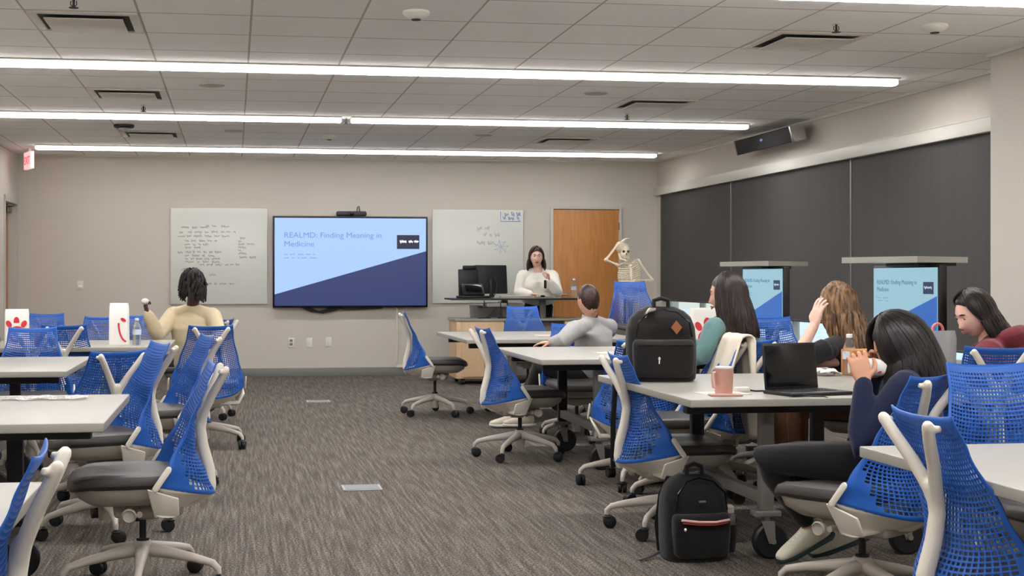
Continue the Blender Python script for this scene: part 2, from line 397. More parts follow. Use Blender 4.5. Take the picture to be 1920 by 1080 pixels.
smoke(1.02, 7.62, 'white smoke detector at the top middle of the ceiling'); smoke(4.13, 7.58, 'white smoke detector at the top right near the pilaster'); smoke(1.0, 14.4, 'small smoke detector between the second and third rows of lights')
for x, y, lb in ((-.17, 10.76, 'round flush speaker grille left of centre'), (2.92, 10.77, 'round flush speaker grille right of centre'), (.0, 14.1, 'round flush speaker grille in the far ceiling, left'), (2.6, 14.1, 'round flush speaker grille in the far ceiling, right')):
    t = MB().lathe([(.1, 0), (.1, -.006), (.09, -.01), (.02, -.012)], c=(x, y, H), n=32).build('ceiling_speaker', mat('grey speaker grille', (176, 170, 163), .6), None)
    tag(t, lb, 'ceiling speaker', 'round ceiling speakers')
def sprinkler(x, y, lb):
    t = thing('fire_sprinkler', lb, 'sprinkler', (x, y, H), 0, 'pendant fire sprinklers')
    MB().lathe([(.03, 0), (.03, -.004), (.012, -.01)], n=16).build('escutcheon', M_plate, t)
    m = MB(); m.tube([(0, 0, 0), (0, 0, -.05)], .007); m.tube([(-.014, 0, -.02), (-.016, 0, -.04), (0, 0, -.055), (.016, 0, -.04), (.014, 0, -.02)], .003, n=6); m.lathe([(.026, -.055), (.026, -.058), (.004, -.06)], n=12); m.build('head', M_dark, t)
for a in ((3.52, 7.6, 'fire sprinkler behind the top right diffuser'), (-.85, 7.5, 'fire sprinkler above the top left diffuser'), (-.78, 12.11, 'fire sprinkler under the left diffuser of the second row'), (3.57, 12.09, 'fire sprinkler under the right diffuser of the second row'), (1.045, 12.77, 'fire sprinkler in the gap of the middle light row')): sprinkler(*a)
t = thing('dome_camera', 'dark ceiling dome camera at left behind the middle light row', 'camera', (-1.07, 13.7, H))
MB().lathe([(.1, 0), (.1, -.02), (.085, -.032), (.06, -.034)], n=28).build('ring', M_black, t); MB().ell((0, 0, -.032), (.05, .05, .04)).build('dome', mat('grey dome', (150, 150, 152), .2), t)

# exit sign by the left corner
t = thing('exit_sign', 'small white exit sign with red letters under the ceiling in the left corner', 'sign', (-2.36, 16.35, 2.60), R(-68))
MB().box((0, 0, 0), (.32, .045, .2), .006).build('housing', mat('white sign face', (238, 222, 222), .4, emit=(255, 200, 205), estr=.4), t)
MB().box((0, 0, .12), (.1, .03, .045), .004).build('canopy', M_plate, t)
M_red = mat('red lettering', (214, 38, 52), .5, emit=(225, 40, 60), estr=.5)
e = text('EXIT', .13, M_red, 'lettering', t, (-.13, -.026, -.045), (R(90), 0, 0)); e2 = text('EXIT', .13, M_red, 'lettering', t, (.13, .026, -.045), (R(90), 0, R(180)))

# ------------------------------------------------------------------ back wall things
def board(x0, x1, z0, z1, lb):
    t = thing('whiteboard', lb, 'whiteboard', ((x0+x1)/2, YB, (z0+z1)/2), 0, 'frameless glass whiteboards')
    a, b = (x1-x0)/2, (z1-z0)/2
    MB().b2((-a, -.03, -b), (a, -.018, b), .003).build('panel', M_board, t)
    m = MB()
    for sx in (-1, 1):
        for sz in (-1, 1): m.tube([(sx*(a-.06), -.001, sz*(b-.06)), (sx*(a-.06), -.02, sz*(b-.06))], .012)
    m.build('standoff', M_steel, t); return t
M_ink = mat('black marker ink', (122, 124, 120), .6); M_inkb = mat('blue marker ink', (120, 140, 196), .6); M_inkl = mat('faint marker ink', (176, 180, 176), .6); M_inkc = mat('pale blue marker ink', (164, 184, 206), .6)
b1 = board(-.772, .413, .907, 2.097, 'left whiteboard covered in lines of black handwriting')
m = MB(); cx, cz = -.18, 1.502
def px2(x, y): return (x-410.5)/152.3, (480-y)/152.3      # board-local metres from its own centre
for k, (xa, xb, y) in enumerate([(340, 380, 426), (386, 404, 423), (414, 432, 424), (336, 342, 436), (352, 384, 435), (396, 442, 434), (334, 342, 443), (350, 426, 442), (347, 408, 451), (346, 382, 458), (347, 374, 464), (333, 342, 473), (348, 412, 472), (347, 394, 479), (347, 398, 485), (348, 404, 491), (374, 442, 496), (449, 460, 446), (446, 456, 452), (446, 470, 457), (446, 460, 463), (446, 452, 469), (446, 454, 475), (448, 476, 482), (392, 408, 515), (388, 436, 532), (340, 360, 505)]):
    a_, z_ = px2(xa, y); b_, _ = px2(xb, y); scribble(m, a_, b_, z_, -.0315, .024, .0022, k)
m.build('handwriting', M_ink, b1)
b2 = board(2.492, 3.668, .912, 2.101, 'right whiteboard with faint sketches and a blue boxed note')
def pxr(x, y): return (x-895)/146.5, (480.5-y)/148
m = MB()
for k, (xa, xb, y) in enumerate([(893, 908, 428), (904, 930, 440), (893, 918, 455)]):
    a_, z_ = pxr(xa, y); b_, _ = pxr(xb, y); scribble(m, a_, b_, z_, -.0315, .05, .003, k+50)
m.build('handwriting', M_inkl, b2)
m = MB()
pa, pb = pxr(938, 396), pxr(976, 414)
m.tube([(pa[0], -.0315, pa[1]), (pa[0], -.0315, pb[1]), (pb[0], -.0315, pb[1])], .004, n=4)
scribble(m, pa[0]+.05, pb[0]-.02, pa[1]-.03, -.0315, .05, .004, 71); scribble(m, pa[0]+.03, pb[0]-.02, pa[1]-.085, -.0315, .045, .004, 72)
m.build('boxed_note', M_inkb, b2)
m = MB(); c0 = pxr(939, 462)
for k in range(7):
    a = k*.9; m.tube([(c0[0], -.0315, c0[1]), (c0[0]+.1*math.cos(a), -.0315, c0[1]+.09*math.sin(a)), (c0[0]+.06*math.cos(a+.5), -.0315, c0[1]+.05*math.sin(a+.5))], .003, n=4)
m.build('sketch', M_inkc, b2)

# television
tv = thing('television', 'large wall television showing a blue presentation slide', 'television', (1.452, YB, 1.433))
TW, TH = 1.945, 1.145
MB().b2((-TW/2, -.09, -TH/2), (TW/2, -.03, TH/2), .008).build('bezel', mat('black bezel', (14, 16, 26), .3), tv)
MB().b2((-.4, -.03, -.3), (.4, -.001, .3)).build('wall_mount', M_dark, tv, smooth=False)
M_scrL = mat('slide pale blue', (0, 0, 0), .3, emit=(172, 206, 255), estr=.57); M_scrD = mat('slide navy', (0, 0, 0), .3, emit=(52, 64, 116), estr=.54)
M_scrT = mat('slide text blue', (0, 0, 0), .3, emit=(118, 152, 216), estr=.55); M_scrK = mat('slide tile', (0, 0, 0), .3, emit=(28, 32, 56), estr=.8); M_scrW = mat('slide white', (0, 0, 0), .3, emit=(225, 225, 245), estr=1)
def slide(parent, w_, h_, y, k, ML, MD, MT, MK, MW, tlines=True):
    sc = MB().b2((-w_/2, y, -h_/2), (w_/2, y+.004, h_/2)).build('screen', ML, parent, smooth=False)
    MB().poly([(-w_/2, y-.001, -h_/2), (w_/2, y-.001, -h_/2), (w_/2, y-.001, h_/2-.375*h_), (-w_/2, y-.001, -h_/2+.13*h_)], (0, .001, 0)).build('slide_shape', MD, sc, smooth=False)
    tl = MB().b2((w_*.305, y-.0035, h_*.15), (w_*.455, y-.0018, h_*.31)).build('video_tile', MK, sc, smooth=False)
    m = MB(); scribble(m, w_*.325, w_*.43, h_*.235, y-.004, h_*.02, h_*.009, 5); m.build('tile_caption', MW, tl)
    text('REALMD: Finding Meaning in', h_*.088, MT, 'slide_title', sc, (-w_*.44, y-.002, h_*.275), (R(90), 0, 0), .0004, bold=0).scale = (w_*.72/(h_*.088*13.1), 1, 1)
    text('Medicine', h_*.088, MT, 'slide_title', sc, (-w_*.44, y-.002, h_*.175), (R(90), 0, 0), .0004, bold=0).scale = (w_*.72/(h_*.088*13.1), 1, 1)
    m = MB(); scribble(m, -w_*.44, -w_*.25, h_*.085, y-.0015, h_*.012, h_*.003, 8); scribble(m, -w_*.44, -w_*.26, h_*.045, y-.0015, h_*.012, h_*.003, 9); m.build('slide_caption', MT, sc)
    return sc
slide(tv, TW-.045, TH-.05, -.095, 1, M_scrL, M_scrD, M_scrT, M_scrK, M_scrW)
m = MB(); m.tube([(-.62, -.04, -.56), (-.5, -.05, -.61), (-.35, -.05, -.63), (-.2, -.05, -.6), (-.1, -.04, -.57)], .014); m.tube([(-.55, -.05, -.57), (-.4, -.06, -.62), (-.22, -.05, -.58)], .01); m.tube([(-.3, -.05, -.58), (0, -.05, -.59), (.4, -.05, -.575)], .012)
m.build('cable', M_black, tv)
t = thing('video_bar', 'black conference video bar standing on top of the television', 'webcam', (1.46, YB-.07, 2.006))
MB().box((0, 0, .032), (.38, .08, .06), .022, seg=4).build('body', mat('dark grey camera', (52, 50, 54), .5), t)
m = MB(); m.lathe([(.024, 0), (.026, .01), (.02, .014)], c=(0, -.036, .032), rot=Euler((R(90), 0, 0))); m.build('lens', M_blackg, t)
m = MB(); m.tube([(.07, .03, .06), (.08, .04, .12), (.1, .05, .13), (.11, .06, .08), (.12, .068, -.02)], .005); m.build('cable', M_black, t)

def plate(x, z, lb, kind):
    t = thing('wall_plate' if kind != 's' else 'thermostat', lb, 'outlet' if kind != 's' else 'thermostat', (x, YB, z))
    MB().b2((-.037, -.007, -.058), (.037, -.001, .058), .003).build('plate', M_plate, t)
    if kind == 'o':
        m = MB()
        for s in (-1, 1): m.b2((-.018, -.010, s*.022-.015), (.018, -.006, s*.022+.015), .003)
        m.build('socket', mat('socket shadow grey', (120, 118, 112), .5), t)
    elif kind == 's': MB().b2((-.02, -.014, -.03), (.022, -.006, .0), .002).build('display', mat('bright button', (250, 250, 246), .3), t)
    else: MB().b2((-.014, -.009, -.02), (.014, -.006, .02), .002).build('insert', M_plate, t)
plate(-1.863, 1.142, 'small white wall control left of the left whiteboard', 's')
plate(.711, .426, 'white power outlet with dark sockets, leftmost of three under the television', 'o')
plate(.937, .424, 'blank white plate, middle of the three wall plates under the television', 'b')
plate(1.178, .429, 'blank white plate, rightmost of the three wall plates under the television', 'b')
m = MB(); m.b2((2.03, YB-.02, .1), (2.055, YB-.001, .87), .003); m.b2((2.03, YB-.022, .1), (2.5, YB-.001, .13), .003)
tag(m.build('cable_raceway', M_frame), 'thin white cable raceway running down from the television corner', 'cable cover')

# soundbar speaker on right wall
t = thing('wall_speaker', 'long black speaker with silver ends high on the right wall', 'speaker', (XR-.17, 12.95, 2.61), 0)
ro = Euler((0, R(-14), 0))
MB().box((0, 0, 0), (.14, 1.42, .15), .012, rot=ro).build('cabinet', mat('speaker grille', (26, 24, 25), .8), t)
for y in (-.715, .715): MB().box((0, y, 0), (.145, .025, .155), .006, rot=ro).build('end_cap', M_chrome if y < 0 else M_steel, t)
MB().box((.1, 0, .02), (.1, .3, .06)).build('bracket', M_dark, t, smooth=False)
MB().ell((-.074, 0, 0), (.004, .035, .014)).build('badge', mat('blue badge', (120, 140, 190), .3), t)

# floor boxes in the aisle
for x, y, lb in ((.835, 13.59, 'flush metal floor box far down the aisle'), (.745, 7.98, 'flush metal floor box in the middle of the aisle')):
    t = thing('floor_box', lb, 'floor outlet', (x, y, 0), 0, 'flush floor boxes in the aisle')
    MB().b2((-.115, -.1, 0), (.115, .1, .006), .002).build('cover', mat('brushed floor plate', (158, 158, 162), .35, metal=.4), t)
    MB().b2((-.1, -.085, .006), (.1, .085, .008)).build('lid', mat('carpet inlay', (134, 134, 138), .7), t, smooth=False)

# ------------------------------------------------------------------ mesh-back task chair (faces +Y)
def lerp(a, b, t): return a+(b-a)*t
def curve(keys, t):
    for (t0, v0), (t1, v1) in zip(keys, keys[1:]):
        if t <= t1:
            s = (t-t0)/(t1-t0); s = s*s*(3-2*s)*.5+s*.5; return v0+(v1-v0)*s
    return keys[-1][1]
YC = [(0, -.285), (.12, -.255), (.35, -.205), (.6, -.20), (.85, -.245), (1, -.285)]
YE = [(0, -.045), (.2, -.09), (.5, -.165), (.8, -.235), (1, -.275)]
ZC = [(0, .375), (1, .895)]
WB = [(0, .268), (.15, .262), (.45, .215), (.8, .168), (1, .158)]
def back_pt(u, v):
    w = curve(WB, v); a = abs(u); e = a**2.3
    x = w*u*(1.12-.12*u*u)
    y = lerp(curve(YC, v), curve(YE, v), e)
    z = lerp(lerp(.372, .890, v), lerp(.435, .902, v), e)
    return Vector((x, y, z))
def back_mesh():
    NU, NV = 30, 38
    bm = bmesh.new()
    vpos = [0]+[.045*(i)/1.0 for i in (1, 2)]; rest = NV-2
    vpos = [0, .03, .062, .094]+[.094+(1-.094)*(i+1)/(NV-4)*1.0 for i in range(NV-4)]
    upos = [-1+2*i/NU for i in range(NU+1)]
    P = [[bm.verts.new(back_pt(u, v)) for u in upos] for v in vpos]
    nrow = len(vpos)-1
    for j in range(nrow):
        for i in range(NU):
            q = (P[j][i], P[j][i+1], P[j+1][i+1], P[j+1][i]); u = (upos[i]+upos[i+1])/2; v = (vpos[j]+vpos[j+1])/2; a = abs(u)
            solid = a > .93 or v > .955 or (v < .34 and a > .66+v*.85) or j == 0
            if solid: bm.faces.new(q); continue
            hx, hy = (.82, .76) if v < .11 else ((.73, .62) if v < .75 else (.68, .54))
            if v > .8 and a > .5: hx, hy = .5, .36
            c = sum((p.co for p in q), Vector())/4
            ex = (q[1].co-q[0].co+q[2].co-q[3].co)/2; ey = (q[3].co-q[0].co+q[2].co-q[1].co)/2
            inn = [bm.verts.new(c+ex*.5*hx*sx+ey*.5*hy*sy) for sx, sy in ((-1, -1), (1, -1), (1, 1), (-1, 1))]
            for k in range(4): bm.faces.new((q[k], q[(k+1) % 4], inn[(k+1) % 4], inn[k]))
    me = bpy.data.meshes.new('mesh_back'); bm.to_mesh(me); bm.free()
    return bake(me, [('SOLIDIFY', dict(thickness=.0045, offset=0))])
def make_chair(label):
    t = thing('mesh_back_chair', label, 'chair', (0, 0, 0), 0, 'blue mesh-back rolling chairs')
    # cushion
    def outline(s, z, yo=0):
        return ((0, .065+yo, z), .243*s, .228*s, (1, 0, 0), (0, 1, 0))
    m = MB(); m.rings([outline(.80, .425), outline(.95, .428), outline(1.0, .442), outline(1.0, .458), outline(.96, .474), outline(.84, .481), outline(.5, .478), outline(.12, .475)], n=40, p=3.4)
    for v in m.bm.verts:
        if v.co.y > .18: v.co.z -= ((v.co.y-.18)/.12)**2*.032
        v.co.z -= .010*math.exp(-(v.co.x/.12)**2) if v.co.z > .46 else 0
    m.build('seat', M_seat, t)
    m = MB(); m.rings([outline(.60, .352, -.02), outline(.72, .355, -.015), outline(.88, .385, -.005), outline(.93, .425, 0)], n=36, p=3.2); m.build('seat_pan', M_pan, t)
    link('mesh_back', BACK, M_blue, t)
    link('back_frame', YFR, M_frame, t)
    # white shell that carries the mesh: two side plates and the tray round the back
    m = MB()
    def sh(u, v):
        a = (u-.5)*2; top = back_pt(a, 0)+Vector((0, 0, .004)); bot = Vector((a*.14, -.14+.05*abs(a)**2, .318-.0*a))
        mid = Vector((a*.225, lerp(-.25, -.055, abs(a)**2.3), .372))
        if abs(a) > .55: mid = mid.lerp(top.lerp(bot, .5)+Vector((0, 0, -.012)), (abs(a)-.55)/.45)
        p = (1-v)**2*top+2*v*(1-v)*mid+v*v*bot
        return p
    m.grid(sh, 36, 8); me = bake(m.mesh('back_shell'), [('SOLIDIFY', dict(thickness=.007, offset=0))]); link('back_shell', me, M_shell, t)
    for s in (-1, 1):
        MB().tube([(s*.279, -.085, .505), (s*.280, -.035, .432)], .0125, n=10, round_=True, flat=((s, 0, 0), .55)).build('arm_bracket', M_shell, t)
        me = MB().poly([(s*.273, -.005, .432), (s*.266, -.125, .392), (s*.225, -.13, .318), (s*.215, -.035, .312)], (-s*.016, 0, 0)).mesh('side_plate', False)
        link('side_plate', bake(me, [('BEVEL', dict(width=.005, segments=2))]), M_shell, t)
        MB().tube([(s*.222, -.085, .326), (s*.09, -.085, .322)], .045, n=10, flat=((0, 0, 1), .3)).build('cross_bar', M_shell, t)
    m = MB(); m.box((0, -.02, .322), (.2, .27, .055), .018, seg=3); m.tube([(0, -.02, .30), (0, -.02, .278)], .045, n=20); m.tube([(-.2, .02, .325), (.2, .02, .325)], .012); m.build('tilt_mechanism', M_pan, t)
    for s in (-1, 1):
        MB().lathe([(.012, -.012), (.024, -.012), (.028, -.006), (.028, .006), (.023, .012), (.019, .006), (.01, .004)], c=(s*.205, .06, .322), rot=Euler((0, s*R(90), 0)), n=24).build('tilt_knob', M_pan, t)
    m = MB(); m.lathe([(.014, .29), (.014, .2), (.026, .2), (.026, .185), (.026, .175)], n=18); m.build('gas_lift', M_black, t)
    # star base
    m = MB(); m.lathe([(.03, .19), (.042, .178), (.046, .15), (.034, .12), (.031, .07), (.024, .06)], n=24)
    for k in range(5):
        a = R(90+72*k+12); c, s = math.cos(a), math.sin(a)
        m.tube([(c*.02, s*.02, .155), (c*.12, s*.12, .142), (c*.22, s*.22, .125), (c*.292, s*.292, .108), (c*.315, s*.315, .085), (c*.317, s*.317, .066)], [.030, .023, .018, .015, .0135, .011], n=10)
    me = m.mesh('star_base'); link('star_base', me, M_star, t)
    cm = MB()
    for s in (-1, 1): cm.lathe([(.012, -.011), (.029, -.011), (.032, -.006), (.032, .006), (.026, .011), (.01, .012)], c=(.014+0, s*.0135, .032), rot=Euler((R(90), 0, 0)), n=20)
    cm.box((.008, 0, .044), (.032, .012, .03), .005); cm.tube([(0, 0, .045), (0, 0, .07)], .008, n=8)
    cm.lathe([(.001, 0), (.026, .006), (.03, .015), (.012, .02)], c=(.008, 0, .042), n=14)
    cme = cm.mesh('caster')
    for k in range(5):
        a = R(90+72*k+12); o = link('caster', cme, M_black, t); o.location = (math.cos(a)*.317, math.sin(a)*.317, 0); o.rotation_euler = (0, 0, a+k*1.7)
    return t
# back frame shared mesh: spine, two arms, lower foot
m = MB()
m.tube([(0, -.262, .36), (0, -.268, .40), (0, -.262, .47), (0, -.238, .56), (0, -.228, .63), (0, -.236, .69), (0, -.243, .705)], [.021, .024, .024, .023, .022, .023, .021], n=14, round_=True)
for s in (-1, 1):
    m.tube([(s*.004, -.232, .655), (s*.02, -.243, .70), (s*.055, -.268, .765), (s*.093, -.30, .83), (s*.118, -.318, .872)], [.018, .0185, .0175, .0168, .0162], n=12, round_=True)
    m.tube([(s*.115, -.312, .862), (s*.132, -.290, .868)], .010, n=8)
m.tube([(0, -.262, .368), (0, -.2, .335), (0, -.1, .32)], [.022, .03, .03], n=12, flat=((0, 0, 1), .5))
YFR = fuse(m, .0042, 4); BACK = back_mesh()

CH0 = None
def chair(x, y, head, label, lift=0.0, name=None):
    """head: compass of the seat front in degrees from +X"""
    global CH0
    if CH0 is None: CH0 = make_chair(label); r = CH0; r.location = (x, y, 0); r.rotation_euler = (0, 0, R(head-90))
    else: r = dup(CH0, (x, y, 0), R(head-90), label)
    for c in r.children:
        b = c.name.split('.')[0]
        if b in ('star_base', 'caster'): continue
        if b == 'gas_lift':
            c.scale = (1, 1, (.12+lift)/.12 if lift > -.1 else .2); c.location = (0, 0, .175-.175*c.scale[2]); continue
        c.location = (0, 0, lift) if c.location.length < 1e-6 or r is CH0 else (0, 0, lift)
    if name: r.name = name
    return r

# ------------------------------------------------------------------ tables
def table(x0, x1, y0, y1, label, mirror=False, grp='white pod tables'):
    cx, cy = (x0+x1)/2, (y0+y1)/2; a, b = (x1-x0)/2, (y1-y0)/2
    t = thing('pod_table', label, 'table', (cx, cy, 0), 0, grp)
    MB().b2((-a, -b, .697), (a, b, .73), .004, 3).build('tabletop', M_white, t)
    ly = b-.28; lx = a-.44
    m = MB()
    for s in (-1, 1): m.b2((-a+.07, s*ly-.03, .645), (a-.07, s*ly+.03, .697), .004)
    for s in (-1, 1): m.b2((s*lx-.03, -ly, .65), (s*lx+.03, ly, .695), .004)
    m.build('apron', M_dark, t)
    for sx in (-1, 1):
        o = MB().b2((sx*lx-.022, -ly, .24), (sx*lx+.022, ly, .295), .004).build('stretcher', M_steel, t)
        for sy in (-1, 1):
            MB().b2((sx*lx-.032, sy*ly-.022, .215), (sx*lx+.032, sy*ly+.022, .66), .004).build('leg', M_steel if sy < 0 else M_dark, t)
            m = MB(); m.b2((sx*lx-.06, sy*ly-.035, .19), (sx*lx+.06, sy*ly+.035, .215), .004)
            m.tube([(sx*lx, sy*ly, .19), (sx*lx, sy*ly, .165)], .02)
            for q in (-1, 1): m.poly([(sx*lx-.03, sy*ly+q*.026, .17), (sx*lx+.03, sy*ly+q*.026, .17), (sx*lx+.035, sy*ly+q*.026, .07), (sx*lx+.005, sy*ly+q*.026, .07)], (0, q*.004, 0))
            m.lathe([(.0, 0), (.012, .002), (.012, .01)], c=(sx*lx+.02, sy*ly-.036, .082), rot=Euler((R(90), 0, 0)), n=10)
            br = m.build('caster_bracket', M_steel, t)
            w = MB(); w.lathe([(.02, -.022), (.07, -.022), (.08, -.014), (.08, .014), (.07, .022), (.02, .022)], c=(sx*lx+.02, sy*ly, .08), rot=Euler((R(90), 0, 0)), n=28)
            w.build('wheel', M_black, br)
    return t
table(1.88, 3.40, 10.95, 12.6, 'white pod table farthest from the camera in the right column, by the lectern')
table(1.88, 3.40, 8.22, 9.75, 'white pod table just behind the one holding the large black backpack')
table(1.88, 3.40, 5.44, 6.9, 'white pod table carrying the laptop, the pink tumbler and the black backpack')
table(1.87, 3.39, 2.3, 3.88, 'white pod table at the lower right edge, nearest the camera')
table(-2.0, -.47, 10.15, 11.3, 'white pod table with the two white takeaway bags, left column')
table(-2.4, -.90, 7.6, 9.0, 'bare white pod table in the middle of the left column')
table(-2.0, -.45, 4.88, 6.07, 'white pod table with a clear wrapper on it, left column')
table(-2.0, -.47, 1.9, 3.5, 'white pod table at the lower left edge with papers on it')

# ------------------------------------------------------------------ chairs
C = chair
C(1.80, 12.17, -6, 'blue mesh chair standing alone in the aisle below the television corner', .03)
C(1.95, 9.18, 8, 'blue mesh chair at the aisle side of the table just behind the backpack table', .0)
C(2.12, 6.42, 1, 'blue mesh chair in front of the table backpack, seat to the right', -.03)
C(2.91, 13.32, -90, 'blue mesh chair facing the room directly in front of the lectern', .05)
C(3.98, 13.15, -92, 'high set blue mesh chair in front of the plastic skeleton', .30)
C(2.60, 10.15, -96, 'blue mesh chair facing the camera over the far edge of the second right table', -.02)
C(2.95, 10.62, 165, 'blue mesh chair the man in the grey sweatshirt sits on', -.02)
C(3.42, 10.75, 80, 'blue mesh chair half hidden behind the black backpack, one white arm showing', .02)
C(2.36, 7.86, 86, 'blue mesh chair seen low behind the aisle chair and under the hanging backpack strap', -.02)
C(2.46, 7.25, 180, 'blue mesh chair with a cream coat hung over it', .0)
C(2.80, 7.56, 108, 'blue mesh chair the woman in the teal top sits on', -.01)
C(3.34, 8.02, -95, 'blue mesh chair turned to the camera in front of the farther display cart', .09)
C(3.62, 7.35, 140, 'blue mesh chair the woman with long brown hair sits on', .0)
C(2.34, 4.83, 125, 'blue mesh chair the woman in the navy sweater sits on', -.01)
C(2.055, 3.34, 0, 'large blue mesh chair in the lower right foreground with thick white Y frame', -.01)
C(2.71, 4.34, -92, 'blue mesh chair facing the camera at the right edge over the nearest table', .03)
C(3.74, 6.3, 66, 'blue mesh chair the woman in the maroon hoodie sits on', .01)
C(-.2, 10.1, 98, 'blue mesh chair with its white Y frame showing behind the person in cream', .0)
C(-.42, 8.2, 196, 'blue mesh chair seen side on between the cream person and the large aisle chair', .0)
C(-.36, 5.55, 186, 'large blue mesh chair at left of the aisle, its grey star base fully in view', .0)
C(-.62, 6.78, 200, 'blue mesh chair beside the left table corner, next to the large aisle chair', .02)
C(-.72, 7.5, 118, 'blue mesh chair with one white arm showing behind the corner of the wrapper table', -.04)
C(-1.34, 9.35, -85, 'blue mesh chair facing the camera over the bare white table, left of its corner', .0)
C(-1.25, 10.38, 98, 'blue mesh chair facing away with two white arms, between the two takeaway bags', .0)
C(-1.14, 12.0, -90, 'blue mesh chair beyond the bag table, just left of the plain bag', .0)
C(-1.76, 13.0, -92, 'blue mesh chair beyond the left takeaway bag, farthest on that side', .0)
C(-.88, 12.4, -85, 'blue mesh chair mostly hidden behind the right takeaway bag', .0)
C(-.31, 12.13, 160, 'blue mesh chair the person in the cream sweatshirt sits on', -.02)
C(-.68, 2.95, 183, 'blue mesh chair cut by the lower left corner of the picture', -.02)

# ------------------------------------------------------------------ lectern cart
t = thing('lectern_cart', 'wide maple and grey teaching cart with a raised desk on top', 'lectern', (3.4, 15.75, 0))
m = MB(); m.b2((-.86, -.28, .07), (-.3, .28, .735), .004); c1 = m.build('cabinet', M_maple, t)
m = MB(); m.b2((.42, -.28, .07), (.86, .28, .735), .004); m.build('cabinet', M_maple, t)
MB().b2((-.3, -.2, .1), (.42, .26, .735), .003).build('centre_panel', mat('grey laminate', (112, 110, 104), .5), t)
for x0, x1 in ((-.80, -.31), (.43, .85)):
    d = MB().b2((x0, -.298, .09), (x1, -.281, .72), .003).build('cabinet_door', M_maple, t)
    MB().tube([(x1-.05, -.31, .5), (x1-.05, -.31, .6)], .006).build('door_pull', M_steel, d)
MB().b2((-.88, -.3, .735), (.88, .3, .76), .004).build('counter', M_white, t)
for x in (-.78, -.35, .5, .8):
    for y in (-.22, .22):
        m = MB(); m.lathe([(.01, -.018), (.032, -.018), (.035, 0), (.032, .018), (.01, .018)], c=(x, y, .035), rot=Euler((0, R(90), 0)), n=18); m.b2((x-.03, y-.03, .055), (x+.03, y+.03, .072), .003); m.build('caster', M_black, t)
t.location = (3.4, 15.75, 0)
t = thing('standing_desk', 'thin black edged standing desk surface on posts above the maple cart', 'desk', (3.30, 15.85, .76))
MB().b2((-.8, -.32, .215), (.78, .28, .235), .003).build('desk_surface', mat('black desk edge', (40, 40, 42), .4), t)
MB().b2((-.3, -.3, .235), (.5, .28, .245), .002).build('desk_top_mat', M_white, t)
for x in (-.12, .34):
    MB().b2((x-.035, -.03, 0), (x+.035, .03, .215), .003).build('post', M_steel, t)
m = MB(); m.b2((-.42, -.2, .12), (-.13, .15, .135), .003); m.tube([(-.4, -.19, .135), (-.4, -.19, .21)], .006); m.build('shelf', M_dark, t)
t = thing('papers_tray', 'pale stack of papers on the shelf under the standing desk', 'papers', (3.05, 15.78, .895))
MB().b2((-.12, -.12, 0), (.12, .12, .045), .01).build('stack', M_plate, t)
# computer monitor with its back to the room
t = thing('computer_monitor', 'black desktop monitor seen from behind on the standing desk', 'monitor', (3.0, 15.8, .995), R(12))
ro = Euler((R(-6), 0, 0))
MB().box((0, 0, .22), (.42, .035, .34), .012, rot=ro, seg=3).build('screen_housing', M_black, t)
m = MB(); m.b2((-.1, -.06, 0), (.1, .1, .012), .004); m.tube([(0, -.03, .01), (0, -.045, .12), (0, -.02, .22)], [.03, .025, .03], flat=((0, 1, 0), .5)); m.build('stand', M_black, t)
m = MB(); m.tube([(.03, -.03, .25), (.06, -.06, .18), (.05, -.06, .08), (.02, -.05, .01)], .005); m.build('cable', M_dark, t)
t = thing('document_camera', 'black folded document camera at the left end of the standing desk', 'document camera', (2.76, 15.66, .995), R(8))
m = MB(); m.b2((-.17, -.13, 0), (.17, .1, .03), .008); m.box((-.0, -.02, .10), (.26, .03, .16), .008, rot=Euler((R(-38), 0, 0))); m.build('base', M_black, t)
m = MB(); m.box((-.02, .09, .18), (.24, .05, .32), .01, rot=Euler((R(-4), 0, 0))); m.box((-.01, .08, .36), (.16, .06, .05), .012); m.build('arm', M_black, t)
MB().box((0, -.042, .118), (.2, .006, .1), .002, rot=Euler((R(-38), 0, 0))).build('control_panel', M_blackg, t)
t = thing('hub_box', 'small black boxes with looping cables on the maple cart top', 'adapter', (2.98, 15.62, .76))
MB().b2((-.16, -.05, 0), (-.02, .05, .015), .004).build('box', M_black, t); MB().b2((.08, -.05, 0), (.2, .05, .015), .004).build('box', M_black, t)
m = MB(); m.tube([(-.06, 0, .012), (.0, .02, .05), (.06, .05, .12), (.1, .05, .2)], .004); m.tube([(.13, 0, .012), (.1, .0, .06), (.11, .02, .12), (.12, .05, .2)], .004); m.build('cable', M_black, t)
t = thing('grey_bin', 'grey bin standing behind the cart under the standing desk', 'bin', (3.12, 16.5, 0))
m = MB(); m.rings([((0, 0, 0), .17, .14, (1, 0, 0), (0, 1, 0)), ((0, 0, .86), .24, .18, (1, 0, 0), (0, 1, 0)), ((0, 0, .9), .245, .185, (1, 0, 0), (0, 1, 0))], n=28, p=3); m.build('body', mat('grey bin plastic', (134, 134, 130), .5), t)

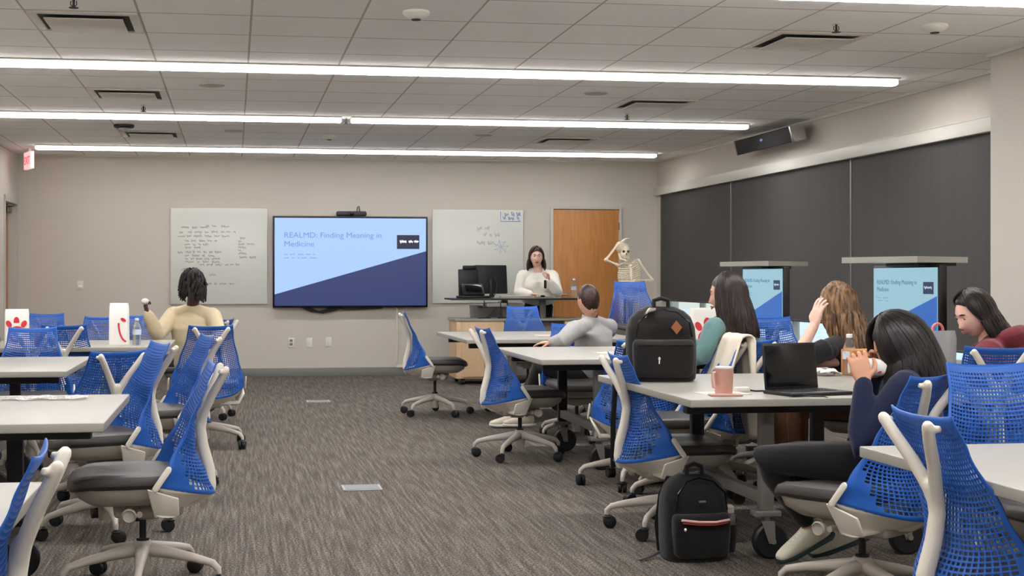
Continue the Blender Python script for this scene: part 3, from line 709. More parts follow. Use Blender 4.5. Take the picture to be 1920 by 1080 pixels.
# ------------------------------------------------------------------ display carts on the right
SL = mat('display slide aqua', (0, 0, 0), .3, emit=(150, 190, 205), estr=.585); SD = mat('display slide blue', (0, 0, 0), .3, emit=(52, 104, 184), estr=.585)
ST = mat('display text', (0, 0, 0), .3, emit=(70, 124, 150), estr=.58); SK = mat('display tile', (0, 0, 0), .3, emit=(50, 62, 90), estr=.58); SW = mat('display white', (0, 0, 0), .3, emit=(190, 205, 220), estr=.59)
def cart(y, top, ang, label, sx, lab2):
    t = thing('display_cart', label, 'display', (3.66, y, 0), R(-90), 'rolling display carts by the shades')
    # local: screen faces -Y (towards the aisle once turned), x runs along the room
    MB().b2((-.37, .0, top-.43), (.37, .045, top), .005).build('screen_bezel', M_black, t)
    slide(t, .715, .405, -.006, .4, SL, SD, ST, SK, SW).location = (0, 0, top-.215)
    MB().b2((-.06, .045, .08), (.06, .10, top+.03), .006).build('column', M_dark, t)
    m = MB(); m.b2((-.3, .0, .06), (.3, .12, .10), .006); m.b2((-.3, -.22, .06), (-.24, .3, .10), .006); m.b2((.24, -.22, .06), (.3, .3, .10), .006); m.build('foot', M_dark, t)
    m = MB()
    for x in (-.27, .27):
        for yy in (-.2, .28): m.lathe([(.01, -.014), (.027, -.014), (.03, 0), (.027, .014), (.01, .014)], c=(x, yy, .03), rot=Euler((0, R(90), 0)), n=16)
    m.build('caster', M_black, t)
    return t
cart(7.04, 1.305, 0, 'rolling display with a blue slide, nearer of two, behind the black haired woman', 0, '')
cart(9.08, 1.31, 0, 'rolling display with a blue slide, farther of two, behind the dark long haired woman', 0, '')
def shelf(pts, z, label, cxy):
    c = Vector((sum(p[0] for p in pts)/4, sum(p[1] for p in pts)/4))
    t = thing('laptop_shelf', label, 'shelf', (c.x, c.y, z), 0, 'white shelves on top of the display carts')
    MB().poly([(p[0]-c.x, p[1]-c.y, .018) for p in pts], (0, 0, .032)).build('board', M_white, t, smooth=False)
    q = 3.73-c.x
    MB().b2((q-.12, -.18, 0), (q+.1, .18, .018), .003).build('bracket', M_black, t)
    MB().b2((q-.045, -.07, -.05), (q+.06, .07, .0), .003).build('pivot', M_black, t)
shelf([(3.32, 7.1), (3.5, 6.6), (3.93, 6.86), (3.75, 7.36)], 1.30, 'white shelf on the nearer display cart, seen edge on', 0)
shelf([(3.43, 9.3), (3.54, 8.68), (3.97, 9.02), (3.86, 9.64)], 1.30, 'white shelf on the farther display cart, seen edge on', 0)

# ------------------------------------------------------------------ people
def skin(name, rgb): return mat(name, rgb, .5, noise=.05, nscale=30, bump=.03, bscale=300)
def cloth(name, rgb, b=.35, bs=18, **k): return mat(name, rgb, .85, bump=b, bscale=bs, sheen=.15, spec=.25, **k)
def hair_mat(name, rgb, rgb2=None, rough=.38):
    m = bpy.data.materials.new(name); m.use_nodes = True
    N = m.node_tree.nodes; L = m.node_tree.links; b = N['Principled BSDF']; b.inputs['Roughness'].default_value = rough; b.inputs['Specular IOR Level'].default_value = .35
    tc = N.new('ShaderNodeTexCoord'); mp = N.new('ShaderNodeMapping'); mp.inputs['Scale'].default_value = (1, 1, .12)
    n = N.new('ShaderNodeTexNoise'); n.inputs['Scale'].default_value = 70; n.inputs['Detail'].default_value = 5
    L.new(tc.outputs['Object'], mp.inputs[0]); L.new(mp.outputs[0], n.inputs['Vector'])
    r = N.new('ShaderNodeValToRGB'); r.color_ramp.elements[0].position = .35; r.color_ramp.elements[1].position = .66
    r.color_ramp.elements[0].color = lin(tuple(v*.6 for v in rgb))+(1,); r.color_ramp.elements[1].color = lin(rgb2 or rgb)+(1,)
    L.new(n.outputs['Fac'], r.inputs['Fac']); L.new(r.outputs['Color'], b.inputs['Base Color'])
    bp = N.new('ShaderNodeBump'); bp.inputs['Strength'].default_value = .4; bp.inputs['Distance'].default_value = .004
    L.new(n.outputs['Fac'], bp.inputs['Height']); L.new(bp.outputs['Normal'], b.inputs['Normal']); return m

def face_pt(th, ph):
    """th: 0 top..pi bottom, ph: angle from front (+Y)"""
    nx, ny, nz = math.sin(th)*math.sin(ph), math.sin(th)*math.cos(ph), math.cos(th)
    x, y, z = nx*.075, ny*.095, nz*.118
    g = lambda a, s: math.exp(-(a/s)**2)
    if z < 0:
        t = -z/.118; x *= 1-.26*t**1.4
        if y < 0: y *= 1-.42*t
        else: y *= 1-.02*t
    if y < 0: x *= 1+.04*g(z-.03, .05)
    if y > 0:
        y = min(y, .0905+.02*(y-.0905))
        front = max(0, ny)**.5
        # brow, sockets, nose, lips, chin
        y += .004*g(z-.03, .012)*g(x, .05)*front
        for s in (-1, 1): y -= .010*g(x-s*.030, .015)*g(z-.012, .012)*front; y += .004*g(x-s*.042, .018)*g(z+.022, .018)*front
        if -.050 < z < .03: k = (.03-z)/.062; y += (.022*k**1.3 if z > -.034 else .022*max(0, (z+.050)/.016)**.8)*g(x, .0085+.006*max(k, 0))*front
        y += .0055*g(z+.058, .0045)*g(x, .018)*front + .006*g(z+.069, .005)*g(x, .016)*front - .004*g(z+.0635, .0025)*g(x, .02)*front
        y += .008*g(z+.098, .014)*g(x, .022)*front - .004*g(z+.083, .006)*g(x, .02)*front
    return Vector((x, y, z))
def head_mesh():
    m = MB(); m.grid(lambda u, v: face_pt(.02+(PI-.04)*v, 2*PI*u), 110, 90, closed_u=True)
    for s in (-1, 1): m.ell((s*.074, -.008, -.004), (.007, .017, .030), Euler((R(12), 0, R(-s*18))), 14, 10)
    bmesh.ops.holes_fill(m.bm, edges=[e for e in m.bm.edges if e.is_boundary])
    return m.mesh('head')
HEAD = head_mesh()
M_eye = mat('eye white', (225, 220, 214), .2); M_iris = mat('dark iris', (44, 30, 24), .15); M_lip = mat('lips', (168, 84, 80), .45); M_lipd = mat('deep lips', (92, 48, 46), .45)

def hand(m, wrist, d, n, side, curl=.6, sc=1.0):
    """palm and five fingers; d forward, n palm normal, side +1 puts the thumb on d x n"""
    d = V(d).normalized(); n = V(n); n = (n-d*n.dot(d)).normalized(); r = d.cross(n).normalized()*side
    w = V(wrist)
    m.rings([(w-d*.01, .026*sc, .018*sc, r, n), (w+d*.02*sc, .034*sc, .016*sc, r, n), (w+d*.055*sc, .041*sc, .015*sc, r, n), (w+d*.085*sc, .040*sc, .012*sc, r, n), (w+d*.093*sc, .034*sc, .009*sc, r, n)], n=16, p=2.6)
    for k, (o, L) in enumerate(((.031, .070), (.0105, .079), (-.0105, .073), (-.031, .058))):
        p = w+d*.086*sc+r*o*sc; q = [p-d*.02]; a = curl*.35; dd = d
        for s, f in enumerate((.45, .32, .23)):
            a2 = a+curl*(s+.2)*.75+.05*k; dirv = (d*math.cos(a2)+n*math.sin(a2)+r*o*2.2).normalized(); p = p+dirv*L*f*sc; q.append(p)
        m.tube([q[0]]+[w+d*.086*sc+r*o*sc]+q[1:], [.0085*sc, .0088*sc, .0082*sc, .0074*sc, .006*sc], n=8, round_=True)
    p0 = w+d*.02*sc+r*.024*sc
    m.tube([p0, p0+(d*.5+r*.7+n*.25).normalized()*.038*sc, p0+(d*.5+r*.7+n*.25).normalized()*.038*sc+(d*.85+r*.3+n*.45).normalized()*.03*sc, p0+(d*.5+r*.7+n*.25).normalized()*.038*sc+(d*.85+r*.3+n*.45).normalized()*.03*sc+(d*.9+n*.5).normalized()*.024*sc], [.014*sc, .0115*sc, .0098*sc, .0075*sc], n=8, round_=True)

def limb(m, a, b, c, r, grow=0, n=14):
    a, b, c = V(a), V(b), V(c)
    m.tube([a, a.lerp(b, .35), a.lerp(b, .8), b, b.lerp(c, .25), b.lerp(c, .65), c], [r[0]+grow, r[1]+grow, r[2]*1.02+grow, r[2]+grow, r[3]+grow, (r[3]+r[4])/2+grow*.9, r[4]+grow*.8], n=n, round_=True)
ARM = (.050, .046, .038, .039, .026); ARM = (.047, .045, .038, .037, .026); LEG = (.088, .080, .058, .056, .036)

def person(J, o):
    """J joint positions in world metres, o options; builds body, clothes, hair"""
    for k in J: J[k] = V(J[k])
    base = Vector((J['pel'].x, J['pel'].y, 0))
    root = thing('person', o['label'], 'person', base)
    for k in J: J[k] = J[k]-base
    S = o.get('s', 1.0); sk = o['skin']
    rt = (J['shR']-J['shL']); rt.normalize(); mid = (J['shL']+J['shR'])/2
    rp = (J['hipR']-J['hipL']).normalized()
    upv = (mid-J['pel']).normalized(); fw = upv.cross(rt).normalized()      # forward
    fwp = upv.cross(rp).normalized()
    if fw.dot(V(o['face']).normalized()) < 0: fw = -fw
    if fwp.dot(V(o['face']).normalized()) < 0: fwp = -fwp
    wS = (J['shR']-J['shL']).length/2
    pel, neck = J['pel'], J['neck']; bow = o.get('bow', .03)
    W = o.get('w', 1.0)
    def torso(m, g):
        L = mid-pel; f = lambda t: pel+L*t-fw*bow*math.sin(PI*t)
        bl = lambda t: (rp.lerp(rt, t), fwp.lerp(fw, t))
        R_ = [(f(-.14), .10*W+g, .09*W+g, *bl(0)), (f(-.04), .165*W+g, .12*W+g, *bl(0)), (f(.12), .168*W+g, .122*W+g, *bl(.1)), (f(.35), .142*W+g, .108*W+g, *bl(.3)),
                 (f(.6), .155*W+g, .112*W+g, *bl(.6)), (f(.82), .165*W+g, .108*W+g, *bl(.9)), (f(.95), wS*.86+g*.5, .088+g, *bl(1)), (f(1.03), wS*.62+g*.4, .07+g, *bl(1)), (mid.lerp(neck, .5)+fw*.005, .075+g*.4, .064+g*.3, rt, fw), (neck+upv*.0, .055+g*.3, .055+g*.3, rt, fw)]
        m.rings(R_ if g < 0 or o.get('highneck') else R_[:-1], n=30, p=2.3)
        if o.get('bust'):
            for s in (-1, 1): m.ell(f(.66)+fw*(.075+g)+rt*s*.075, (.07+g*.5, .07+g*.5, .07+g*.5))
        for s, k in ((-1, 'shL'), (1, 'shR')):
            m.ell(J[k]+(mid-J[k])*.10-upv*.006, .047+g)
            m.tube([neck-upv*.035-fw*.012, (mid+J[k])/2+upv*.022-fw*.008, J[k]-upv*.002], [.040+g*.5, .046+g*.7, .044+g*.8], n=14, round_=True)
    headc = J['head']; hy, hp, hr = o['hrot']        # yaw heading of the face (deg from +X), pitch down, roll
    HR = (Matrix.Rotation(R(hy-90), 3, 'Z') @ Matrix.Rotation(R(-hp), 3, 'X') @ Matrix.Rotation(R(hr), 3, 'Y'))
    hs = o.get('hs', 1.0)
    # body: torso, neck and limbs as one surface, head and hands merged in
    m = MB(); torso(m, -.012)
    nb = headc+HR @ Vector((0, -.03, -.055))*hs
    m.tube([mid.lerp(neck, .3), neck, nb], [.062, .052, .052], n=14, round_=True)
    for a in 'LR':
        limb(m, J['sh'+a], J['el'+a], J['wr'+a], [q*S for q in ARM])
        limb(m, J['hip'+a], J['kn'+a], J['an'+a], [q*S for q in LEG], -.008)
        td = V(o['toe'+a] if 'toe'+a in o else fwp); m.tube([J['an'+a]+V(0, 0, .0), J['an'+a]+td.normalized()*.0-V(0, 0, .03), J['an'+a]+td.normalized()*.06-V(0, 0, .055)], [.03, .028, .018])
    parts = [fuse(m, .008, 4)]
    mh = head_xf = HEAD.copy(); mh.transform(Matrix.Translation(headc) @ HR.to_4x4() @ Matrix.Scale(hs, 4)); parts.append(mh)
    for a, s in (('L', -1), ('R', 1)):
        if 'hd'+a in o:
            hm = MB(); d, n, sd, cu = o['hd'+a]; hand(hm, J['wr'+a], d, n, sd, cu, .95); parts.append(fuse(hm, .0035, 2))
    body = link('body', join(parts, 'body'), sk, root)
    def H(*p): return headc+HR @ (Vector(p)*hs)
    # facial features
    if o.get('features', True):
        for s in (-1, 1):
            e = MB().ell(H(s*.030, .0745, .012), .0115*hs, u=16, v=12).build('eye', M_eye, root)
            MB().ell(H(s*.030, .0825, .010-.002*(hp > 20)), (.0052*hs,)*3, u=12, v=8).build('iris', M_iris, e)
            lid = MB().ell(H(s*.030, .0752, .0175), (.0135*hs, .0115*hs, .0078*hs), HR.to_4x4().to_euler(), 16, 10).build('eyelid', sk, root)
            MB().tube([H(s*.014, .0915, .030), H(s*.030, .0905, .034), H(s*.045, .081, .030)], [.0035, .004, .002], n=6).build('eyebrow', o['hairm'], root)
        MB().tube([H(-.021, .088, -.0625), H(-.008, .0985, -.058), H(0, .0985, -.0595), H(.008, .0985, -.058), H(.021, .088, -.0625)], [.002, .0045, .004, .0045, .002], n=8, round_=True).build('lips', o.get('lip', M_lip), root)
        MB().tube([H(-.018, .089, -.065), H(0, .0975, -.0685), H(.018, .089, -.065)], [.002, .0052, .002], n=8, round_=True).build('lips', o.get('lip', M_lip), root)
    # clothing
    top = o['top']
    m = MB(); torso(m, .012+o.get('loose', 0)); sf = o.get('sleeve', 1.0)
    for a in 'LR':
        if sf >= 1: limb(m, J['sh'+a], J['el'+a], J['wr'+a]+(J['el'+a]-J['wr'+a]).normalized()*.012, [q*S for q in ARM], .012+o.get('loose', 0)*1.1)
        else: m.tube([J['sh'+a], J['sh'+a].lerp(J['el'+a], sf)], [.062, .058])
    if o.get('hood'):
        q = [mid+rt*(.11*math.cos(t))-fw*(.055+.085*math.sin(t))+upv*(.075+.02*math.sin(t)) for t in [PI*k/8 for k in range(9)]]
        m.tube([mid+rt*.09+fw*.08+upv*.02]+q+[mid-rt*.09+fw*.08+upv*.02], [.03]+[.045+.012*math.sin(PI*k/8) for k in range(9)]+[.03], n=12)
        m.ell(mid-fw*.15+upv*.02, (.1, .06, .1))
    link(o.get('topname', 'sweater'), fuse(m, .009, 3), top, root)
    if o.get('collar'): MB().grid(lambda u, v: neck+(rt*math.cos(2*PI*u)*(.062-.004*v)+fw*math.sin(2*PI*u)*(.060-.004*v))+upv*(.0+.022*v), 28, 3, closed_u=True).build('collar', o['collar'], root)
    m = MB(); L = mid-pel
    m.rings([(pel-L*.16, .12*W, .10*W, rp, fwp), (pel-L*.05, .172*W, .128*W, rp, fwp), (pel+L*.1, .174*W, .128*W, rp, fwp), (pel+L*.2, .16*W, .12*W, rp, fwp)], n=26, p=2.3)
    for a in 'LR': limb(m, J['hip'+a], J['kn'+a], J['kn'+a].lerp(J['an'+a], o.get('leglen', .95)), [q*S for q in LEG], .004)
    link(o.get('botname', 'trousers'), fuse(m, .009, 3), o['bottom'], root)
    for a in 'LR':
        td = V(o['toe'+a] if 'toe'+a in o else fwp); tdn = td.normalized(); an = J['an'+a]; upn = Vector((0, 0, 1)); upn = (upn-tdn*upn.dot(tdn)).normalized(); sdv = tdn.cross(upn)
        m = MB(); c = an-upn*.045
        m.rings([(c-tdn*.075+upn*.0, .026, .03, sdv, upn), (c-tdn*.05+upn*.012, .036, .05, sdv, upn), (c-tdn*.0+upn*.012, .04, .052, sdv, upn), (c+tdn*.05, .042, .038, sdv, upn), (c+tdn*.11-upn*.008, .046, .028, sdv, upn), (c+tdn*.16-upn*.014, .038, .02, sdv, upn), (c+tdn*.18-upn*.017, .02, .012, sdv, upn)], n=18, p=2.4)
        sh = link('shoe', bake(m.mesh('shoe'), [('SUBSURF', dict(levels=1))]), o['shoe'], root)
        m = MB(); m.rings([(c-tdn*.085-upn*.030, .02, .008, sdv, upn), (c-tdn*.06-upn*.032, .04, .014, sdv, upn), (c+tdn*.03-upn*.034, .042, .012, sdv, upn), (c+tdn*.12-upn*.034, .048, .012, sdv, upn), (c+tdn*.18-upn*.028, .028, .010, sdv, upn)], n=18, p=3)
        m.build('sole', o.get('sole', M_dark), sh)
        if o.get('laces'):
            m = MB()
            for k in range(5): p = c+tdn*(.03+.02*k)+upn*(.045-.0065*k); m.tube([p-sdv*.02-upn*.006, p, p+sdv*.02-upn*.006], .0035, n=6)
            m.build('laces', M_plate, sh)
    hf = o.get('hair')
    if hf: hf(root, H, HR, hs, o)
    return root, H, fw, rt

def scalp(m, H, lift=1.08, front=.35, low=-.03, rnd=0, seed=1, hl=.06):
    """hair shell over the skull, open at the face"""
    rd = random.Random(seed)
    def f(u, v):
        ph = 2*PI*u; fr = (1+math.cos(ph))/2
        thmax = lerp(2.05-low*6, .82+hl*2, fr**.9 if fr > front else fr**.9*.9)
        th = .02+(thmax-.02)*v; p = face_pt(th, ph)
        nx, ny, nz = math.sin(th)*math.sin(ph), math.sin(th)*math.cos(ph), math.cos(th)
        q = Vector((nx*.078, ny*.097, nz*.12)); q = q.lerp(p, .3)
        return H(*(q*(lift-.05*v**6)+Vector((rnd*rd.uniform(-1, 1), rnd*rd.uniform(-1, 1), rnd*rd.uniform(-1, 1)))))
    m.grid(f, 48, 18, closed_u=True)

def long_hair(length, n=150, spread=.05, wave=.0, phmin=50, th=.011, lift=1.1, seed=3, pull=(0, 0, 0), taper=.6, vol=1.0, hl=.06, sweep=False):
    def fn(root, H, HR, hs, o):
        rd = random.Random(seed); m = MB(); scalp(m, H, 1.07, hl=hl)
        for k in range(n):
            ph = R(phmin)+(2*PI-2*R(phmin))*(k+rd.random()*.8)/n
            fr = (1+math.cos(ph))/2; side = math.sin(ph)
            pts = []; rad = []; t0 = .06+.35*rd.random()
            lf = lift+rd.uniform(-.02, .03)
            tend = PI/2+.15
            x0 = .0
            for i in range(8):
                s = i/7; thh = t0+(tend-t0)*s
                phx = ph*1.0 if s > .25 else lerp(PI*.5*(1 if side > 0 else 3), ph, s/.25*.6+.4)
                phx = ph
                if sweep:
                    sw = sweep[0] if ph < PI else sweep[1]
                    if math.cos(ph) > math.cos(R(sw)): phx = ph+((R(sw) if ph < PI else 2*PI-R(sw))-ph)*s**1.3
                p = Vector((math.sin(thh)*math.sin(phx)*.078*vol, math.sin(thh)*math.cos(phx)*.098, math.cos(thh)*.119))
                pts.append(H(*(p*lf))); rad.append(th*(.45+.55*s))
            p = pts[-1]; out = (p-H(0, 0, 0)); out.z = 0; out = out.normalized() if out.length > 1e-6 else Vector((0, 1, 0))
            L = length*(1-.12*rd.random())*(1 if fr < .45 else .93); ns = 10; w0 = rd.uniform(0, 6); pl = V(*pull)
            prevdir = (pts[-1]-pts[-2]).normalized()
            for i in range(1, ns+1):
                s = i/ns
                q = p+Vector((0, 0, -L*s))+out*(spread*math.sin(s*PI*.5)-.02*s*s)+pl*s**1.3
                q += out.cross(Vector((0, 0, 1)))*wave*math.sin(w0+s*9)+out*wave*.7*math.cos(w0+s*9)
                pts.append(q); rad.append(th*(1-(1-taper)*s**2) if i < ns else th*.25)
            m.tube(pts, rad, n=6)
        m.build('hair', o['hairm'], root)
    return fn
def short_hair(root, H, HR, hs, o):
    m = MB(); scalp(m, H, 1.055, low=-.075, rnd=.0012, hl=.02); m.build('hair', o['hairm'], root)
def twist_hair(root, H, HR, hs, o):
    rd = random.Random(5); m = MB(); scalp(m, H, 1.10, low=-.06, hl=.0)
    for k in range(170):
        ph = rd.uniform(R(40), 2*PI-R(40)); t0 = rd.uniform(.1, 1.75); q = []
        for i in range(7):
            s = i/6; th = t0+s*.5; p = Vector((math.sin(th)*math.sin(ph+s*.25)*.080, math.sin(th)*math.cos(ph+s*.25)*.1, math.cos(th)*.121))
            q.append(H(*(p*(1.24+.10*math.sin(s*PI*.8)+rd.uniform(-.015, .03)))))
        q[-1] = q[-1]+Vector((rd.uniform(-.02, .02), rd.uniform(-.02, .02), -.02))
        m.tube(q, [.008, .0095, .010, .010, .009, .008, .005], n=6)
    for k in range(26):     # loose ends at the nape and one side
        a = rd.uniform(-.075, .075); p = Vector((a, -.085, -.02)); m.tube([H(*(p*1.1)), H(a*1.05, -.1, -.07), H(a*1.05, -.085, -.12-rd.uniform(0, .03))], [.011, .011, .007], n=6)
    m.build('hair', o['hairm'], root)

SK_brown = skin('deep brown skin', (92, 56, 44)); SK_tan = skin('tan skin', (214, 164, 138)); SK_fair = skin('fair skin', (232, 188, 170)); SK_mid = skin('warm skin', (198, 146, 118))

# man or woman in cream at left, back to the camera, left hand raised
person(dict(pel=(-0.320,12.070,0.456), neck=(-0.350,11.930,1.010), head=(-0.350,11.880,1.157), shL=(-0.520,12.050,0.915), shR=(-0.180,11.900,0.908), elL=(-0.640,11.820,0.749), wrL=(-0.720,11.730,0.929), elR=(-0.110,11.640,0.721), wrR=(-0.180,11.350,0.713),
    hipL=(-0.410,12.140,0.443), hipR=(-0.240,12.010,0.450), knL=(-.75,12.45,.52), anL=(-.75,12.4,.09), knR=(-.3,12.5,.52), anR=(-.3,12.45,.09)),
    dict(label='person in a cream sweatshirt seen from behind, left hand raised', skin=SK_brown, top=cloth('cream sweatshirt', (212, 196, 162)), bottom=cloth('dark trousers', (46, 46, 52)), shoe=M_dark, hairm=hair_mat('black twists', (34, 27, 27), (50, 40, 38), .6),
         face=(-.25, 1, 0), hrot=(110, 10, 0), hair=twist_hair, loose=.014, topname='sweatshirt', hdL=((-.25, .1, .9), (.9, .3, .1), 1, 1.5), hdR=((-.7, .5, -.1), (0, 0, -1), 1, .5), lip=M_lipd, w=1.05, hs=1.02))
# man in grey
person(dict(pel=(2.770,10.460,0.481), neck=(2.750,10.310,0.941), head=(2.720,10.260,1.062), shL=(2.580,10.130,0.844), shR=(2.960,10.530,0.844), elL=(2.460,10.050,0.755), wrL=(2.410,10.160,0.742), elR=(3.02,10.75,.80), wrR=(2.75,11.05,.785),
    hipL=(2.700,10.370,0.480), hipR=(2.830,10.550,0.466), knL=(2.340,10.320,0.545), anL=(2.290,10.580,0.147), knR=(2.470,10.700,0.519), anR=(2.260,10.990,0.102)),
    dict(label='young man in a grey sweatshirt with short brown hair', skin=SK_tan, top=cloth('heather grey sweatshirt', (166, 165, 163)), bottom=cloth('black trousers', (30, 30, 32)), shoe=mat('off white sneaker', (206, 196, 180), .6), sole=M_plate, hairm=hair_mat('dark brown hair', (66, 44, 36)),
         face=(-.85, .5, 0), hrot=(112, 4, 0), hair=short_hair, loose=.012, topname='sweatshirt', collar=mat('dark red collar', (92, 56, 54), .8), highneck=True, toeL=(-1, .1, 0), toeR=(-1, .1, 0), hdL=((-.95, .2, -.05), (0, 0, -1), 1, .35), hdR=((-.9, .3, -.05), (0, 0, -1), -1, .35)))
# woman in teal
person(dict(pel=(2.940,7.550,0.658), neck=(2.840,7.520,1.031), head=(2.800,7.470,1.139), shL=(2.690,7.390,0.956), shR=(2.990,7.700,0.950), elL=(2.610,7.350,0.796), wrL=(2.55,7.75,.74), elR=(2.95,8.1,.82), wrR=(2.72,8.32,.785),
    hipL=(2.870,7.460,0.656), hipR=(2.980,7.630,0.645), knL=(2.52,7.88,.52), anL=(2.55,7.9,.10), knR=(2.66,8.02,.52), anR=(2.7,8.05,.10)),
    dict(label='woman in a teal top with very dark straight long hair, seen from behind', skin=SK_tan, top=cloth('teal sleeve top', (96, 128, 128)), bottom=cloth('dark jeans', (42, 46, 60)), shoe=M_dark, hairm=hair_mat('near black hair', (40, 29, 27), (54, 40, 36)),
         face=(-.9, .35, 0), hrot=(150, 6, 0), hair=long_hair(.24, 150, .028, .004, 62, .012, 1.12, 3, (.05, -.03, 0)), topname='top', hdL=((-.95, .2, -.05), (0, 0, -1), 1, .4), hdR=((-.95, .2, -.05), (0, 0, -1), -1, .4)))
# woman with long brown wavy hair, hand to her face
person(dict(pel=(3.450,7.230,0.544), neck=(3.340,7.140,0.956), head=(3.290,7.100,1.081), shL=(3.140,6.920,0.854), shR=(3.550,7.310,0.845), elL=(2.92,6.84,.77), wrL=(3.040,6.830,0.986), elR=(3.3,7.05,.79), wrR=(3.08,7.0,.775),
    hipL=(3.340,7.090,0.546), hipR=(3.550,7.360,0.530), knL=(3.06,7.1,.53), anL=(3.1,7.15,.10), knR=(3.15,7.5,.53), anR=(3.15,7.5,.10)),
    dict(label='woman in a black t-shirt with long wavy light brown hair, left hand at her face', skin=SK_fair, top=cloth('black t-shirt', (30, 29, 31)), sleeve=.9, bottom=cloth('brown leggings', (110, 76, 52)), shoe=M_dark, hairm=hair_mat('wavy brown hair', (96, 68, 48), (150, 116, 84)),
         face=(-.75, .6, 0), hrot=(150, 6, 0), hair=long_hair(.34, 170, .035, .014, 55, .011, 1.13, 9, (.13, -.06, 0), vol=1.02), topname='t_shirt', hdL=((.18, -.1, .95), (.9, .3, 0), 1, .35), hdR=((-.95, .0, -.05), (0, 0, -1), -1, .4)))
# woman in navy eating
person(dict(pel=(2.530,5.010,0.514), neck=(2.590,4.940,0.875), head=(2.550,4.940,0.972), shL=(2.480,4.780,0.833), shR=(2.670,5.120,0.804), elL=(2.330,4.830,0.602), wrL=(2.360,4.860,0.844), elR=(2.490,5.150,0.608), wrR=(2.480,5.010,0.839),
    hipL=(2.470,4.930,0.517), hipR=(2.560,5.100,0.492), knL=(2.070,5.100,0.531), anL=(2.300,5.220,0.237), knR=(2.160,5.240,0.524), anR=(2.490,5.290,0.225)),
    dict(label='woman in a navy sweater and black leggings eating a wrapped sandwich', skin=SK_mid, top=cloth('navy sweater', (30, 36, 62), .3, 14), bottom=cloth('black leggings', (22, 22, 24), .15, 20), shoe=mat('white running shoe', (206, 202, 184), .6, bump=.2, bscale=120), sole=mat('teal black sole', (40, 58, 60), .6), laces=True, hairm=hair_mat('black straight hair', (24, 21, 22), (38, 33, 33)),
         face=(-.95, .25, .0), hrot=(172, 30, 0), hair=long_hair(.20, 200, .045, .003, 36, .014, 1.2, 5, (.05, .02, 0), vol=1.08), bow=.06, toeL=(-.95, -.1, -.42), toeR=(-.9, .05, -.3), hdL=((-.1, .25, .85), (.3, .9, 0), -1, .9), hdR=((-.3, .0, .85), (-.1, -1, 0), 1, .9), leglen=.9, hs=1.0))
# woman in maroon hoodie
person(dict(pel=(3.790,6.370,0.515), neck=(3.850,6.510,0.933), head=(3.770,6.520,1.053), shL=(3.740,6.340,0.855), shR=(3.990,6.690,0.839), elL=(3.620,6.290,0.658), wrL=(3.520,6.410,0.662), elR=(3.940,6.800,0.610), wrR=(3.710,6.730,0.633),
    hipL=(3.790,6.420,0.504), hipR=(3.930,6.600,0.488), knL=(3.420,6.470,0.509), anL=(3.460,6.470,0.131), knR=(3.570,6.750,0.478), anR=(3.610,6.750,0.082)),
    dict(label='woman in a maroon hoodie with dark hair, in profile looking down at the right edge', skin=SK_fair, top=cloth('maroon hoodie', (112, 44, 52)), bottom=cloth('dark blue jeans', (42, 46, 62)), shoe=M_dark, hairm=hair_mat('black brown hair', (32, 25, 24), (44, 34, 31)), lip=mat('soft lips', (190, 106, 100), .4),
         face=(-1, 0, 0), hrot=(186, 24, 0), hair=long_hair(.16, 190, .03, .004, 30, .012, 1.12, 11, (.09, 0, 0), hl=.0, sweep=(125, 78)), hood=True, topname='hoodie', loose=.015, hdL=((-1, 0, 0), (0, 0, -1), 1, .5), hdR=((-1, 0, 0), (0, 0, -1), -1, .5)))
# presenter
person(dict(pel=(3.670,16.190,0.961), neck=(3.650,16.140,1.356), head=(3.620,16.090,1.485), shL=(3.830,16.120,1.259), shR=(3.470,16.170,1.259), elL=(3.840,15.910,1.061), wrL=(3.710,15.830,1.196), elR=(3.410,16.130,1.059), wrR=(3.490,15.860,1.043),
    hipL=(3.750,16.180,0.890), hipR=(3.590,16.200,0.890), knL=(3.730,16.130,0.464), anL=(3.82,16.1,.09), knR=(3.580,16.150,0.464), anR=(3.55,16.1,.09)),
    dict(label='presenter in a white blouse with dark hair standing at the lectern', skin=SK_fair, top=cloth('white blouse', (244, 240, 230), .5, 26), bottom=cloth('black trousers worn standing', (26, 26, 30)), shoe=M_dark, hairm=hair_mat('dark auburn hair', (58, 36, 34), (78, 48, 42)),
         face=(-.2, -1, 0), hrot=(-98, 2, 0), hair=long_hair(.15, 150, .035, .004, 28, .011, 1.12, 21, sweep=(88, 88)), topname='blouse', loose=.010, w=1.12, bust=True, hdL=((-.15, -.2, .9), (-.9, -.3, .1), -1, 1.2), hdR=((.95, -.3, -.1), (0, 0, -1), 1, .4), s=1.08))

